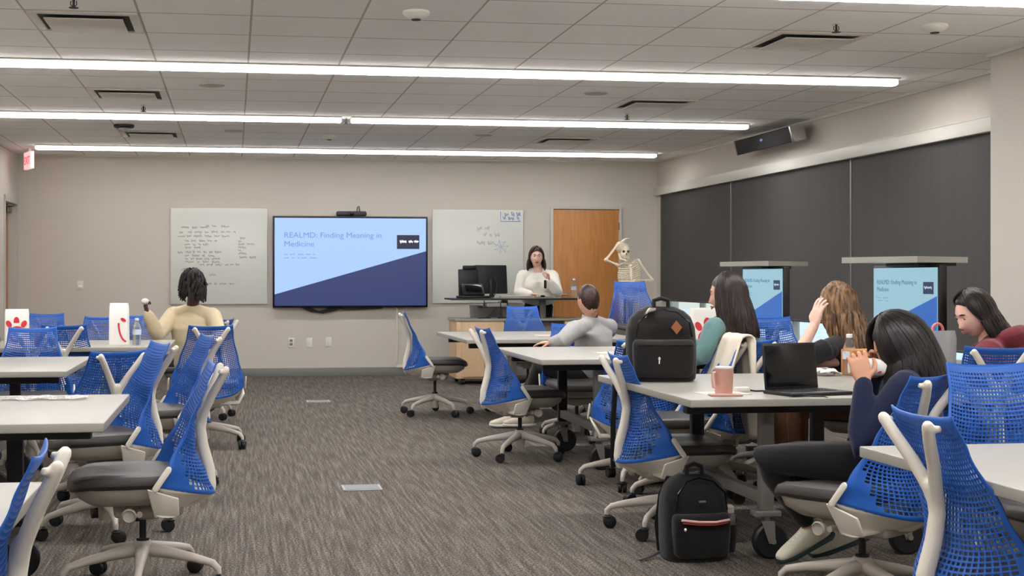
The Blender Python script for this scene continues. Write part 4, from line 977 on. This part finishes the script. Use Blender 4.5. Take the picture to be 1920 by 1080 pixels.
# ------------------------------------------------------------------ teaching skeleton
M_bone = mat('ivory plastic bone', (226, 214, 190), .5); M_boned = mat('eye hollow', (88, 74, 62), .8)
def skeleton():
    o = V((4.220,14.240,1.182)); base = V(o.x, o.y, 0)
    t = thing('anatomical_skeleton', 'ivory plastic skeleton with one hand on its skull by the oak door', 'skeleton', base)
    def P(p): return V(p)-base
    def bone(m, a, b, r): a, b = V(a), V(b); m.tube([a, a.lerp(b, .08), a.lerp(b, .25), a.lerp(b, .75), a.lerp(b, .92), b], [r*1.5, r*1.6, r, r, r*1.6, r*1.5], n=10, round_=True)
    hd = P((4.150,14.200,1.522)); nk = P((4.200,14.240,1.413)); pv = P((4.230,14.240,1.079)); wa = P((4.230,14.240,1.182))
    shA = P((4.090,14.210,1.372)); shB = P((4.340,14.270,1.425)); elA = P((3.950,14.180,1.429)); elB = P((4.490,14.250,1.211)); wrA = P((4.070,14.110,1.599)); wrB = P((4.240,14.080,1.194))
    fwd = V(0, -1, 0)
    # skull
    rot = Euler((R(18), R(14), R(12)))
    m = MB(); m.ell(hd+V(0, .02, .03), (.068, .085, .068), rot, 28, 20); m.ell(hd+V(.008, -.035, -.03), (.047, .045, .05), rot); me = fuse(m, .004, 2); sk = link('skull', me, M_bone, t)
    m = MB()
    for s in (-1, 1): m.ell(hd+V(.01+s*.024, -.072, -.005), (.015, .012, .014))
    m.ell(hd+V(.013, -.078, -.032), (.007, .008, .011)); m.build('eye_socket', M_boned, sk)
    m = MB(); m.tube([hd+V(-.045, 0, -.03), hd+V(-.035, -.03, -.085), hd+V(.01, -.07, -.098), hd+V(.05, -.03, -.085), hd+V(.055, 0, -.03)], .012, n=8, round_=True)
    for k in range(8): m.b2(hd+V(-.02+k*.008, -.084, -.072), hd+V(-.014+k*.008, -.076, -.06))
    m.build('jaw', M_bone, t)
    m = MB()
    for k in range(22):
        s = k/21; p = nk.lerp(pv, s)+V(0, .05*math.sin(PI*s)+.01, 0); m.ell(p, (.018+.008*s, .018, .0095), u=10, v=6); m.tube([p, p+V(0, .035, -.005)], .005, n=5)
    m.build('spine', M_bone, t)
    ax = (shB-shA).normalized(); mid = (shA+shB)/2; dn = (wa-mid).normalized()
    m = MB(); m.tube([mid+fwd*.07+dn*.02, mid+fwd*.095+dn*.10, mid+fwd*.10+dn*.17, mid+fwd*.095+dn*.2], [.02, .016, .017, .008], n=10, flat=((0, 1, 0), .5)); m.build('sternum', M_bone, t)
    m = MB()
    for k in range(9):
        s = k/8; wd = .085+.055*math.sin(PI*(.2+s*.6)); top = mid+dn*(.01+.022*k)
        for sd in (-1, 1):
            q = []
            for i in range(10):
                a = PI*(i/9)*(1 if k < 8 else .7); q.append(top+ax*sd*wd*math.sin(a)+V(0, .06*math.cos(a)-(.02), 0)+dn*(.055*(i/9)))
            if k < 7: q.append(mid+fwd*.095+dn*(.04+.022*k)+ax*sd*.012)
            m.tube(q, .0048, n=6, flat=((0, 0, 1), 1.2))
    m.build('rib_cage', M_bone, t)
    m = MB()
    for sh, sd in ((shA, -1), (shB, 1)):
        m.tube([mid+fwd*.07+ax*sd*.015+dn*.01, (mid+sh)/2+fwd*.06-dn*.01, sh-ax*sd*.01], .008, n=8); m.poly([sh+V(0, .03, 0), sh-ax*sd*.07+V(0, .075, 0), sh-ax*sd*.06+dn*.12+V(0, .075, 0)], (0, .008, 0))
    m.build('shoulder_girdle', M_bone, t)
    for sh, el, wr, hd_dir, nrm in ((shA, elA, wrA, V(.5, .05, .35), V(0, 0, -1)), (shB, elB, wrB, V(-.9, -.2, -.2), V(0, 1, 0))):
        m = MB(); bone(m, sh, el, .012); off = V(0, 0, .011); bone(m, el, wr+off, .0075); bone(m, el-off, wr-off, .0075)
        d = hd_dir.normalized(); r = d.cross(nrm).normalized()
        for k in range(4):
            p = wr+d*.02; q = [p, p+d*.06+r*(k-1.5)*.018, p+d*.10+r*(k-1.5)*.022+nrm*.012, p+d*.125+r*(k-1.5)*.024+nrm*.03]; m.tube(q, .0045, n=6)
        m.tube([wr+d*.02, wr+d*.045-r*.035, wr+d*.07-r*.045+nrm*.01], .005, n=6); m.ell(wr+d*.01, .016, u=10, v=8); m.build('arm', M_bone, t)
    m = MB()
    for s in (-1, 1): m.tube([pv+V(s*.02, .05, .03), pv+V(s*.10, .03, .06), pv+V(s*.125, -.02, .02), pv+V(s*.08, -.04, -.05), pv+V(s*.01, -.06, -.07)], [.022, .02, .02, .02, .012], n=10, flat=((0, 1, 0), .6), round_=True)
    m.ell(pv+V(0, .04, -.02), (.04, .02, .06)); m.build('pelvis', M_bone, t)
    for s in (-1, 1):
        m = MB(); h = pv+V(s*.09, -.01, -.04); k = V(pv.x+s*.09, pv.y-.04, .50); a = V(pv.x+s*.09, pv.y, .09)
        bone(m, h, k, .014); bone(m, k-V(0, 0, .02), a, .012); bone(m, k+V(s*.02, .01, -.04), a+V(s*.02, 0, .01), .006); m.ell(k+V(0, -.025, -.01), .018, u=12, v=8)
        for q in range(4): m.tube([a+V(0, .03, -.05), a+V((q-1.5)*.016, -.06, -.045), a+V((q-1.5)*.02, -.13, -.075)], .008, n=6)
        m.ell(a+V(0, .03, -.055), (.022, .03, .022), u=12, v=8); m.build('leg', M_bone, t)
    m = MB(); m.tube([pv+V(0, .06, -.03), V(pv.x, pv.y+.16, pv.z-.1), V(pv.x, pv.y+.16, .06)], .011, n=10)
    for k in range(5): a = k*2*PI/5; m.tube([V(pv.x, pv.y+.16, .07), V(pv.x+.25*math.cos(a), pv.y+.16+.25*math.sin(a), .04)], .012, n=8); m.ell(V(pv.x+.25*math.cos(a), pv.y+.16+.25*math.sin(a), .027), .027, u=12, v=8)
    m.build('stand', M_steel, t)
skeleton()

# ------------------------------------------------------------------ bags, bottles and table things
M_paper = mat('white paper bag', (236, 232, 226), .75, bump=.15, bscale=14); M_logo = mat('red print', (216, 52, 62), .6)
M_clear = mat('clear plastic', (235, 242, 245), .08, trans=.92, ior=1.3, alpha=.75); M_cap = mat('white cap', (238, 238, 236), .4); M_label = mat('bottle label', (196, 206, 216), .5, noise=.2, nscale=40)
def bag(x, y, z, w_, d_, h_, rz, label, side='full'):
    t = thing('takeaway_bag', label, 'paper bag', (x, y, z), R(rz), 'white takeaway bags with red print')
    m = MB(); m.rings([((0, 0, 0), w_/2, d_/2, (1, 0, 0), (0, 1, 0)), ((0, 0, h_*.6), w_/2*.99, d_/2*.95, (1, 0, 0), (0, 1, 0)), ((0, 0, h_*.92), w_/2*.98, d_/2*.6, (1, 0, 0), (0, 1, 0)), ((0, 0, h_), w_/2*.95, d_/2*.32, (1, 0, 0), (0, 1, 0))], n=40, p=12); m.build('paper', M_paper, t)
    yo = -d_/2-.0005
    def yy(z): return -d_/2*(1-.05*z/(h_*.6)) if z < h_*.6 else -d_/2*(.95-.35*(z-h_*.6)/(h_*.32))
    def disc(m, cx, cz, a, b, rot):
        q = []
        for k in range(20): u = 2*PI*k/20; px_, pz_ = a*math.cos(u), b*math.sin(u); q.append((cx+px_*math.cos(rot)-pz_*math.sin(rot), yy(cz)-.003, cz+px_*math.sin(rot)+pz_*math.cos(rot)))
        m.poly(q, (0, .002, 0))
    m = MB(); s = w_
    if side == 'full':
        for cx, cz, a, b, r_ in ((0, .68, .12, .17, 0), (-.31, .60, .11, .15, .5), (.31, .60, .11, .15, -.5)): disc(m, cx*s, h_*.0+cz*h_*.98, a*s, b*s*1.1, r_)
        q = [(s*(.02+.30*math.cos(a)), -d_/2-.001, h_*.30+s*.30*math.sin(a)) for a in [R(35)+R(250)*k/24 for k in range(25)]]; m.tube(q, s*.055, n=8, flat=((0, 1, 0), .04))
        q = [(s*(.02+.11*math.cos(a)), -d_/2-.001, h_*.33+s*.13*math.sin(a)) for a in [R(20)+R(200)*k/16 for k in range(17)]]; m.tube(q, s*.04, n=8, flat=((0, 1, 0), .04))
    else:
        q = [(s*(.50-.45*math.sin(a)), -d_/2-.001, h_*.08+s*1.0*(1-math.cos(a))) for a in [R(85)*k/14+R(5) for k in range(15)]][::-1]; m.tube(q, s*.05, n=8, flat=((0, 1, 0), .05)); disc(m, .3*s, h_*.60, .16*s, .09*s, -.5)
    m.build('red_logo', M_logo, t, smooth=False); return t
TZ = .73
bag(-1.62, 10.62, TZ, .175, .11, .27, 4, 'white takeaway bag with red comb logo at the left edge of the picture')
bag(-.86, 10.55, TZ, .14, .10, .315, -8, 'tall white takeaway bag near the person in cream, red curve on its face', 'half')
bag(3.19, 8.95, TZ, .20, .12, .30, 0, 'takeaway bag with red comb logo behind the black backpack, left of the woman in teal')

def bottle(x, y, z, label, s=1.0, water=True):
    t = thing('water_bottle', label, 'bottle', (x, y, z), 0, 'clear plastic water bottles')
    m = MB(); m.lathe([(r*s, q*s) for r, q in ((.028, 0), (.032, .006), (.031, .02), (.033, .03), (.031, .05), (.033, .065), (.0325, .11), (.033, .13), (.03, .15), (.02, .175), (.0135, .19), (.0135, .2))], n=24); m.build('bottle_body', M_clear, t)
    m = MB(); m.lathe([(.0155*s, .196*s), (.016*s, .198*s), (.016*s, .213*s), (.014*s, .215*s)], n=20); m.build('cap', M_cap, t)
    m = MB(); m.lathe([(.0338*s, .085*s), (.0338*s, .125*s)], n=24); m.build('label_band', M_label, t)
    return t
bottle(3.17, 6.69, TZ, 'water bottle on the laptop table beside the cardboard box')
bottle(4.02, 15.82, 1.0, 'water bottle on the standing desk right of the presenter', 1.05)
bottle(-.72, 10.42, TZ, 'water bottle just right of the tall white takeaway bag', .95)

def backpack(x, y, z, rz, w_, d_, h_, label, big, m_):
    t = thing('backpack', label, 'backpack', (x, y, z), R(rz))
    m = MB(); secs = []
    for s, fw_, fd in ((0, .86, .8), (.03, .97, .95), (.2, 1, 1), (.5, 1, .98), (.72, .97, .86), (.86, .86, .68), (.94, .68, .5), (1, .4, .3)):
        secs.append(((0, .0+.06*s*d_*2, s*h_), w_/2*fw_, d_/2*fd, (1, 0, 0), (0, 1, 0)))
    m.rings(secs, n=44, p=3.2); me = fuse(m, .007, 2); link('main_compartment', me, m_, t)
    m = MB(); secs = []
    for s, fw_, fd in ((0, .8, .7), (.05, .95, .9), (.3, 1, 1), (.45, 1, .95), (.5, .96, .7), (.52, .9, .4)):
        secs.append(((0, -d_*.36, .02+s*h_*.98), w_*.44*fw_, d_*.26*fd, (1, 0, 0), (0, 1, 0)))
    m.rings(secs, n=36, p=3.4); link('front_pocket', fuse(m, .006, 2), m_, t)
    m = MB(); m.tube([(-.035, .0, h_*.985), (-.035, .005, h_+.03), (0, .005, h_+.042), (.035, .005, h_+.03), (.035, .0, h_*.985)], [.011]*5, n=8, flat=((0, 1, 0), 1)); m.build('top_handle', m_, t)
    mz = MB(); mz.tube([(-w_*.40, -d_*.40, h_*.60), (-w_*.36, -d_*.40, h_*.80), (-w_*.2, -d_*.30, h_*.93), (0, -d_*.25, h_*.965), (w_*.2, -d_*.30, h_*.93), (w_*.36, -d_*.40, h_*.80), (w_*.40, -d_*.40, h_*.60)], .004, n=6)
    mz.tube([(-w_*.38, -d_*.60, h_*.49), (w_*.38, -d_*.60, h_*.49)], .0035, n=6); mz.build('zipper', M_blackg, t)
    for sx in (-1, 1):
        m = MB(); m.tube([(sx*.07, d_*.42, h_*.93), (sx*.09, d_*.62, h_*.7), (sx*.11, d_*.62, h_*.35), (sx*.13, d_*.40, h_*.06)], [.028, .03, .028, .012], n=8, flat=((0, 1, 0), .3)); m.build('shoulder_strap', m_, t)
    return t
M_can = cloth('charcoal black canvas', (36, 34, 33), .3, 30); M_nyl = cloth('black nylon', (20, 20, 21), .3, 20)
bk = (2.090,6.490,0.726)
t = backpack(bk[0], bk[1], TZ, -8, .345, .2, .365, 'large black backpack with a tan leather diamond standing on the table', True, M_can)
m = MB(); m.poly([(0, -.006, -.034), (.027, -.006, 0), (0, -.006, .034), (-.027, -.006, 0)], (0, .006, 0)); o = m.build('leather_patch', mat('tan leather', (160, 94, 56), .6), t, smooth=False); o.location = (.06, -.0885, .265); o.rotation_euler = (R(-8), 0, 0)
m = MB(); m.ell((0, -.001, 0), (.008, .0015, .008), u=10, v=6); m.build('patch_mark', mat('dark emboss', (90, 50, 30), .6), o)
m = MB(); m.ell((-.03, -.128, .115), (.006, .006, .009), u=12, v=8); m.tube([(-.03, -.128, .11), (-.031, -.13, .09)], .003, n=6); m.build('zip_pull', M_cap, t)
m = MB(); m.tube([(-.04, -.02, .345), (-.07, -.04, .345), (-.085, -.06, .325)], [.022, .024, .02], n=8, flat=((0, 1, 1), .3)); m.build('paper_tag', M_frame, t)
m = MB(); m.tube([(-.165, .02, .16), (-.20, -.03, .06), (-.235, -.06, -.02), (-.245, -.06, -.2), (-.245, -.06, -.42)], [.012, .013, .013, .013, .013], n=8, flat=((0, 1, 0), .3)); m.build('hanging_strap', M_nyl, t)
fb = (2.010,5.770,-0.026)
t = backpack(fb[0], fb[1]-.0, 0, 4, .30, .2, .375, 'small black backpack standing on the carpet with a pale striped zip', False, M_nyl)
m = MB(); m.tube([(-.115, -.135, .195), (-.04, -.143, .186), (.04, -.143, .183), (.105, -.135, .19)], .0055, n=8); zs = m.build('pink_stripe', mat('pale pink stripe', (222, 176, 170), .5), t)
m = MB(); m.tube([(-.11, -.134, .182), (-.04, -.142, .174), (.04, -.142, .171), (.1, -.134, .178)], .0035, n=8); m.build('red_stripe', mat('dark red stripe', (150, 40, 44), .5), t)
m = MB(); m.b2((-.02, -.101, .262), (.012, -.094, .27), .001); m.build('badge', M_steel, t)
m = MB(); m.ell((-.10, -.14, .155), (.006, .004, .007), u=12, v=8); m.build('zip_pull', M_cap, t)
m = MB(); m.rings([((.15, -.01, .03), .03, .045, (1, 0, 0), (0, 1, 0)), ((.155, -.01, .12), .036, .05, (1, 0, 0), (0, 1, 0)), ((.155, -.01, .15), .034, .046, (1, 0, 0), (0, 1, 0))], n=20, p=2.6); m.build('side_pocket', M_nyl, t)
m = MB(); m.tube([(-.12, .06, .03), (-.2, .02, .012), (-.26, -.02, .008)], [.012, .012, .008], n=8, flat=((0, 0, 1), .3)); m.build('strap_end', M_nyl, t)
w = thing('drink_flask', 'clear flask with grey lid in the side pocket of the floor backpack', 'bottle', (fb[0]+.158, fb[1]-.0, .06))
MB().lathe([(.028, 0), (.03, .01), (.03, .13), (.02, .145)], n=20).build('bottle_body', M_clear, w); MB().lathe([(.024, .14), (.024, .165), (.012, .175)], n=20).build('lid', M_pan, w)

# coat over a chair
cx, cy = 2.46, 7.25
t = thing('cream_coat', 'cream coat with a blue edge draped over the back of a chair', 'coat', (cx, cy, 0), R(180-90))
m = MB()
def cf(u, v):
    # local frame follows the chair: back at -y; coat hangs over the left shoulder of the back
    a = (u-.5)*2
    if v < .45: s = v/.45; y = -.16-.10*s; z = lerp(.52, .90, s)+.01*math.sin(u*14); x = a*lerp(.26, .17, s)
    elif v < .55: s = (v-.45)/.1; y = -.26-.08*s; z = .905+.02*math.sin(PI*s); x = a*.17
    else: s = (v-.55)/.45; y = -.34-.03*s+.012*math.sin(u*18+s*3); z = lerp(.905, .36, s)-.12*max(0, a)*s; x = a*lerp(.17, .25, s)
    return (x+.012*math.sin(u*11+v*7), y+.012*math.sin(u*15+v*9), z)
m.grid(cf, 40, 50); link('fabric', bake(m.mesh('fabric'), [('SOLIDIFY', dict(thickness=.012, offset=0))]), cloth('cream cotton coat', (222, 212, 194), .3, 20), t)
m = MB(); m.tube([Vector(cf(.995, k/24))+Vector((.004, 0, 0)) for k in range(25)], .013, n=8); m.build('blue_edge', mat('blue trim', (36, 92, 190), .6), t)

# laptop
lp = (2.430,5.690,0.724)
t = thing('laptop', 'open black laptop with a dark glossy screen on the table', 'laptop', (lp[0]+.02, lp[1]+.03, TZ), R(14))
MB().b2((-.15, -.19, 0), (.17, .02, .016), .005).build('keyboard_base', M_black, t)
m = MB()
for r_ in range(5):
    for k in range(14): m.b2((-.125+k*.0185, -.13+r_*.024, .0155), (-.11+k*.0185, -.112+r_*.024, .018))
m.build('keys', M_dark, t, smooth=False)
ld = MB().box((0.005, 0, .105), (.285, .008, .205), .004).build('screen_lid', M_black, t); ld.location = (0, .02, .012); ld.rotation_euler = (R(-7), 0, 0)
MB().b2((-.13, -.0065, .015), (.14, -.0042, .197), .001).build('display_glass', M_blackg, ld)
cab = MB(); cab.tube([(-.10, -.19, .008), (-.06, -.22, .004), (-.03, -.245, .004), (-.02, -.26, .0), (-.015, -.268, -.04)], .003, n=6); cab.build('charging_cable', M_black, t)
# tumbler
tp = (2.120,5.700,0.731)
t = thing('tumbler', 'rose gold metal tumbler with a handle on the table edge', 'mug', (tp[0], tp[1], TZ))
MB().lathe([(.036, 0), (.038, .004), (.0415, .09), (.0415, .112), (.038, .112)], n=32).build('cup', mat('rose gold metal', (216, 168, 154), .38, metal=.55), t)
MB().lathe([(.039, .110), (.040, .113), (.04, .118), (.036, .121)], n=28).build('lid', mat('clear lid', (226, 220, 214), .2), t)
MB().tube([(-.038, -.005, .095), (-.052, -.01, .095), (-.056, -.01, .07), (-.052, -.01, .03), (-.037, -.005, .028)], .006, n=8).build('handle', mat('rose gold handle', (222, 180, 166), .4, metal=.4), t)
q = (2.090,5.600,0.725)
t = thing('smartphone', 'phone in a pink case lying before the tumbler', 'phone', (q[0], q[1], TZ), R(-8)); MB().b2((-.07, -.03, 0), (.07, .03, .009), .004).build('case', mat('dusty pink case', (186, 140, 130), .5), t)
q = (2.240,5.790,0.735)
t = thing('charger', 'small white and black charger right of the tumbler', 'charger', (q[0], q[1], TZ), R(5)); MB().b2((-.035, -.02, 0), (.03, .02, .022), .005).build('block', M_plate, t); MB().tube([(.03, 0, .008), (.06, -.01, .004), (.1, 0, .004)], .004, n=6).build('lead', M_black, t)
# box, napkin, clear bag
q = (3.260,6.700,0.733)
t = thing('cardboard_box', 'small brown cardboard box behind the water bottle', 'box', (q[0], q[1], TZ), R(6))
MB().b2((-.105, -.06, 0), (.105, .06, .135), .006).build('carton', mat('kraft cardboard', (186, 130, 82), .8, noise=.06), t); MB().b2((-.1, -.062, .1), (.1, -.058, .104)).build('flap_line', mat('box crease', (140, 92, 54), .8), t)
q = (3.040,6.680,0.734)
t = MB(); t.grid(lambda u, v: ((u-.5)*.12+.01*math.sin(v*9), (v-.5)*.1, .018+.014*math.sin(u*11+v*5)*math.sin(v*8)+.012*(1-abs(2*u-1))), 16, 14); o = link('paper_napkin', bake(t.mesh('paper_napkin'), [('SOLIDIFY', dict(thickness=.003))]), M_paper); o.location = (q[0], q[1], TZ); tag(o, 'crumpled white napkin left of the water bottle', 'napkin')
q = (3.550,6.450,0.742)
t = thing('clear_bag', 'clear plastic bag with a red and white ring handle right of the black haired woman', 'bag', (q[0], q[1], TZ), R(0))
m = MB(); m.rings([((0, 0, 0), .07, .05, (1, 0, 0), (0, 1, 0)), ((0, 0, .1), .066, .05, (1, 0, 0), (0, 1, 0)), ((.01, 0, .2), .062, .035, (1, 0, 0), (0, 1, 0)), ((.012, 0, .24), .068, .015, (1, 0, 0), (0, 1, 0))], n=28, p=4)
for v in m.bm.verts: v.co.x += .006*math.sin(v.co.z*50+v.co.y*60); v.co.y += .006*math.sin(v.co.z*40+v.co.x*70)
m.build('plastic', mat('frosted clear plastic', (206, 208, 208), .18, trans=.55, alpha=.8, ior=1.2), t)
m = MB(); m.tube([(-.02+.028*math.cos(a), 0, .245+.03*math.sin(a)) for a in [R(-30)+R(240)*k/14 for k in range(15)]], .007, n=8); m.build('ring_handle', mat('coral handle', (224, 130, 116), .4), t)
m = MB(); m.ell((-.01, 0, .09), (.045, .03, .085)); m.build('contents', mat('pale contents', (196, 192, 186), .7, noise=.1), t)
# sandwich in the woman's hands
q = (2.410,4.920,0.896)
t = thing('wrapped_sandwich', 'sandwich in white wrapping held by the woman in navy', 'food', q, R(-10))
m = MB(); m.rings([((-.075, 0, -.002), .02, .022, (0, 1, 0), (0, 0, 1)), ((-.06, 0, 0), .034, .032, (0, 1, 0), (0, 0, 1)), ((.02, 0, 0), .036, .034, (0, 1, 0), (0, 0, 1)), ((.06, 0, -.004), .032, .03, (0, 1, 0), (0, 0, 1)), ((.085, 0, .0), .018, .02, (0, 1, 0), (0, 0, 1))], n=24, p=2.8)
m.build('wrapping', M_paper, t); MB().ell((.03, -.031, -.012), (.014, .003, .010)).build('red_print', M_logo, t)
# snack in the raised hand at left
q = (-0.740,11.690,1.038)
t = MB(); t.ell((0, 0, 0), (.032, .028, .026), u=14, v=10); o = t.build('wrapped_bite', M_paper); o.location = q; tag(o, 'small white wrapped bite in the raised hand of the person in cream', 'food')
# presenter's clicker
q = (3.660,15.790,1.158)
t = MB(); t.box((0, 0, 0), (.03, .02, .1), .006); o = t.build('clicker', M_black); o.location = q; tag(o, 'black clicker in the raised hand of the presenter', 'remote control')
# flat things on tables
def flat(name, x, y, z, w_, d_, rz, m_, label, cat, th=.003): 
    o = MB().b2((-w_/2, -d_/2, 0), (w_/2, d_/2, th), .001).build(name, m_); o.location = (x, y, z); o.rotation_euler = (0, 0, R(rz)); return tag(o, label, cat)
M_doc = mat('printed paper', (214, 204, 194), .7, noise=.12, nscale=30)
flat('paper_sheet', 2.55, 8.9, TZ, .28, .2, 5, M_doc, 'loose printed sheet on the second table in the right column', 'paper')
flat('notebook', 2.75, 11.55, TZ, .3, .2, 2, mat('pale notebook', (222, 208, 204), .6), 'thin pale notebook on the far right table', 'notebook', .008)
o = MB().tube([(-.07, 0, .006), (.07, 0, .006)], .006, n=8).build('pen', M_dark); o.location = (2.83, 11.5, TZ+.008); tag(o, 'dark pen on the pale notebook', 'pen')
flat('paper_sheet', 2.12, 5.72, TZ, .2, .16, 8, M_doc, 'printed sheet at the left corner of the laptop table', 'paper')
flat('paper_sheet', -.72, 3.28, TZ, .2, .28, 3, M_paper, 'white sheet on the table at the lower left edge', 'paper')
t = MB(); t.grid(lambda u, v: ((u-.5)*.34, (v-.5)*.16, .006+.005*math.sin(u*17+v*3)*math.sin(v*9+u*4)), 24, 14); o = link('clear_wrapper', bake(t.mesh('clear_wrapper'), [('SOLIDIFY', dict(thickness=.0012))]), mat('crinkled clear film', (226, 222, 216), .12, alpha=.42)); o.location = (-.78, 5.88, TZ); tag(o, 'crumpled clear wrapper on the left table corner', 'wrapper')
q = (-1.420,10.260,0.748)
t = thing('drink_can', 'pinkish drink can behind the blue chair near the left bag', 'can', (q[0], 10.35, TZ)); MB().lathe([(.026, 0), (.032, .008), (.032, .108), (.027, .118)], n=24).build('can_body', mat('pinkish can', (150, 104, 112), .35, metal=.3, noise=.25, nscale=25), t); MB().lathe([(.026, .116), (.026, .120)], n=20).build('lid', M_chrome, t)
t = thing('salad_bowl', 'clear domed bowl with dark food at the left edge', 'food container', (-1.76, 10.3, TZ))
MB().lathe([(.045, 0), (.075, .045), (.078, .05), (.06, .085), (.03, .1)], n=28).build('container', M_clear, t)
m = MB(); rd = random.Random(4)
for k in range(9): m.ell((rd.uniform(-.03, .03), rd.uniform(-.03, .03), .03+rd.uniform(0, .012)), (.02, .016, .012), u=10, v=8)
m.build('food', mat('brown food', (110, 62, 46), .6, noise=.3), t)
t = thing('computer_mouse', 'black mouse and pad at the presenter end of the standing desk', 'mouse', (3.62, 15.75, 1.005)); MB().b2((-.11, -.08, 0), (.11, .08, .004), .001).build('pad', M_black, t); MB().ell((.0, 0, .014), (.028, .045, .014)).build('mouse_body', M_blackg, t)
t = thing('keyboard', 'slim grey keyboard on the standing desk', 'keyboard', (3.3, 15.75, 1.005)); MB().b2((-.19, -.06, 0), (.19, .06, .014), .003).build('case', M_pan, t)
m = MB()
for r_ in range(4):
    for k in range(14): m.b2((-.18+k*.0255, -.05+r_*.025, .013), (-.159+k*.0255, -.03+r_*.025, .019))
m.build('keys', M_plate, t, smooth=False)
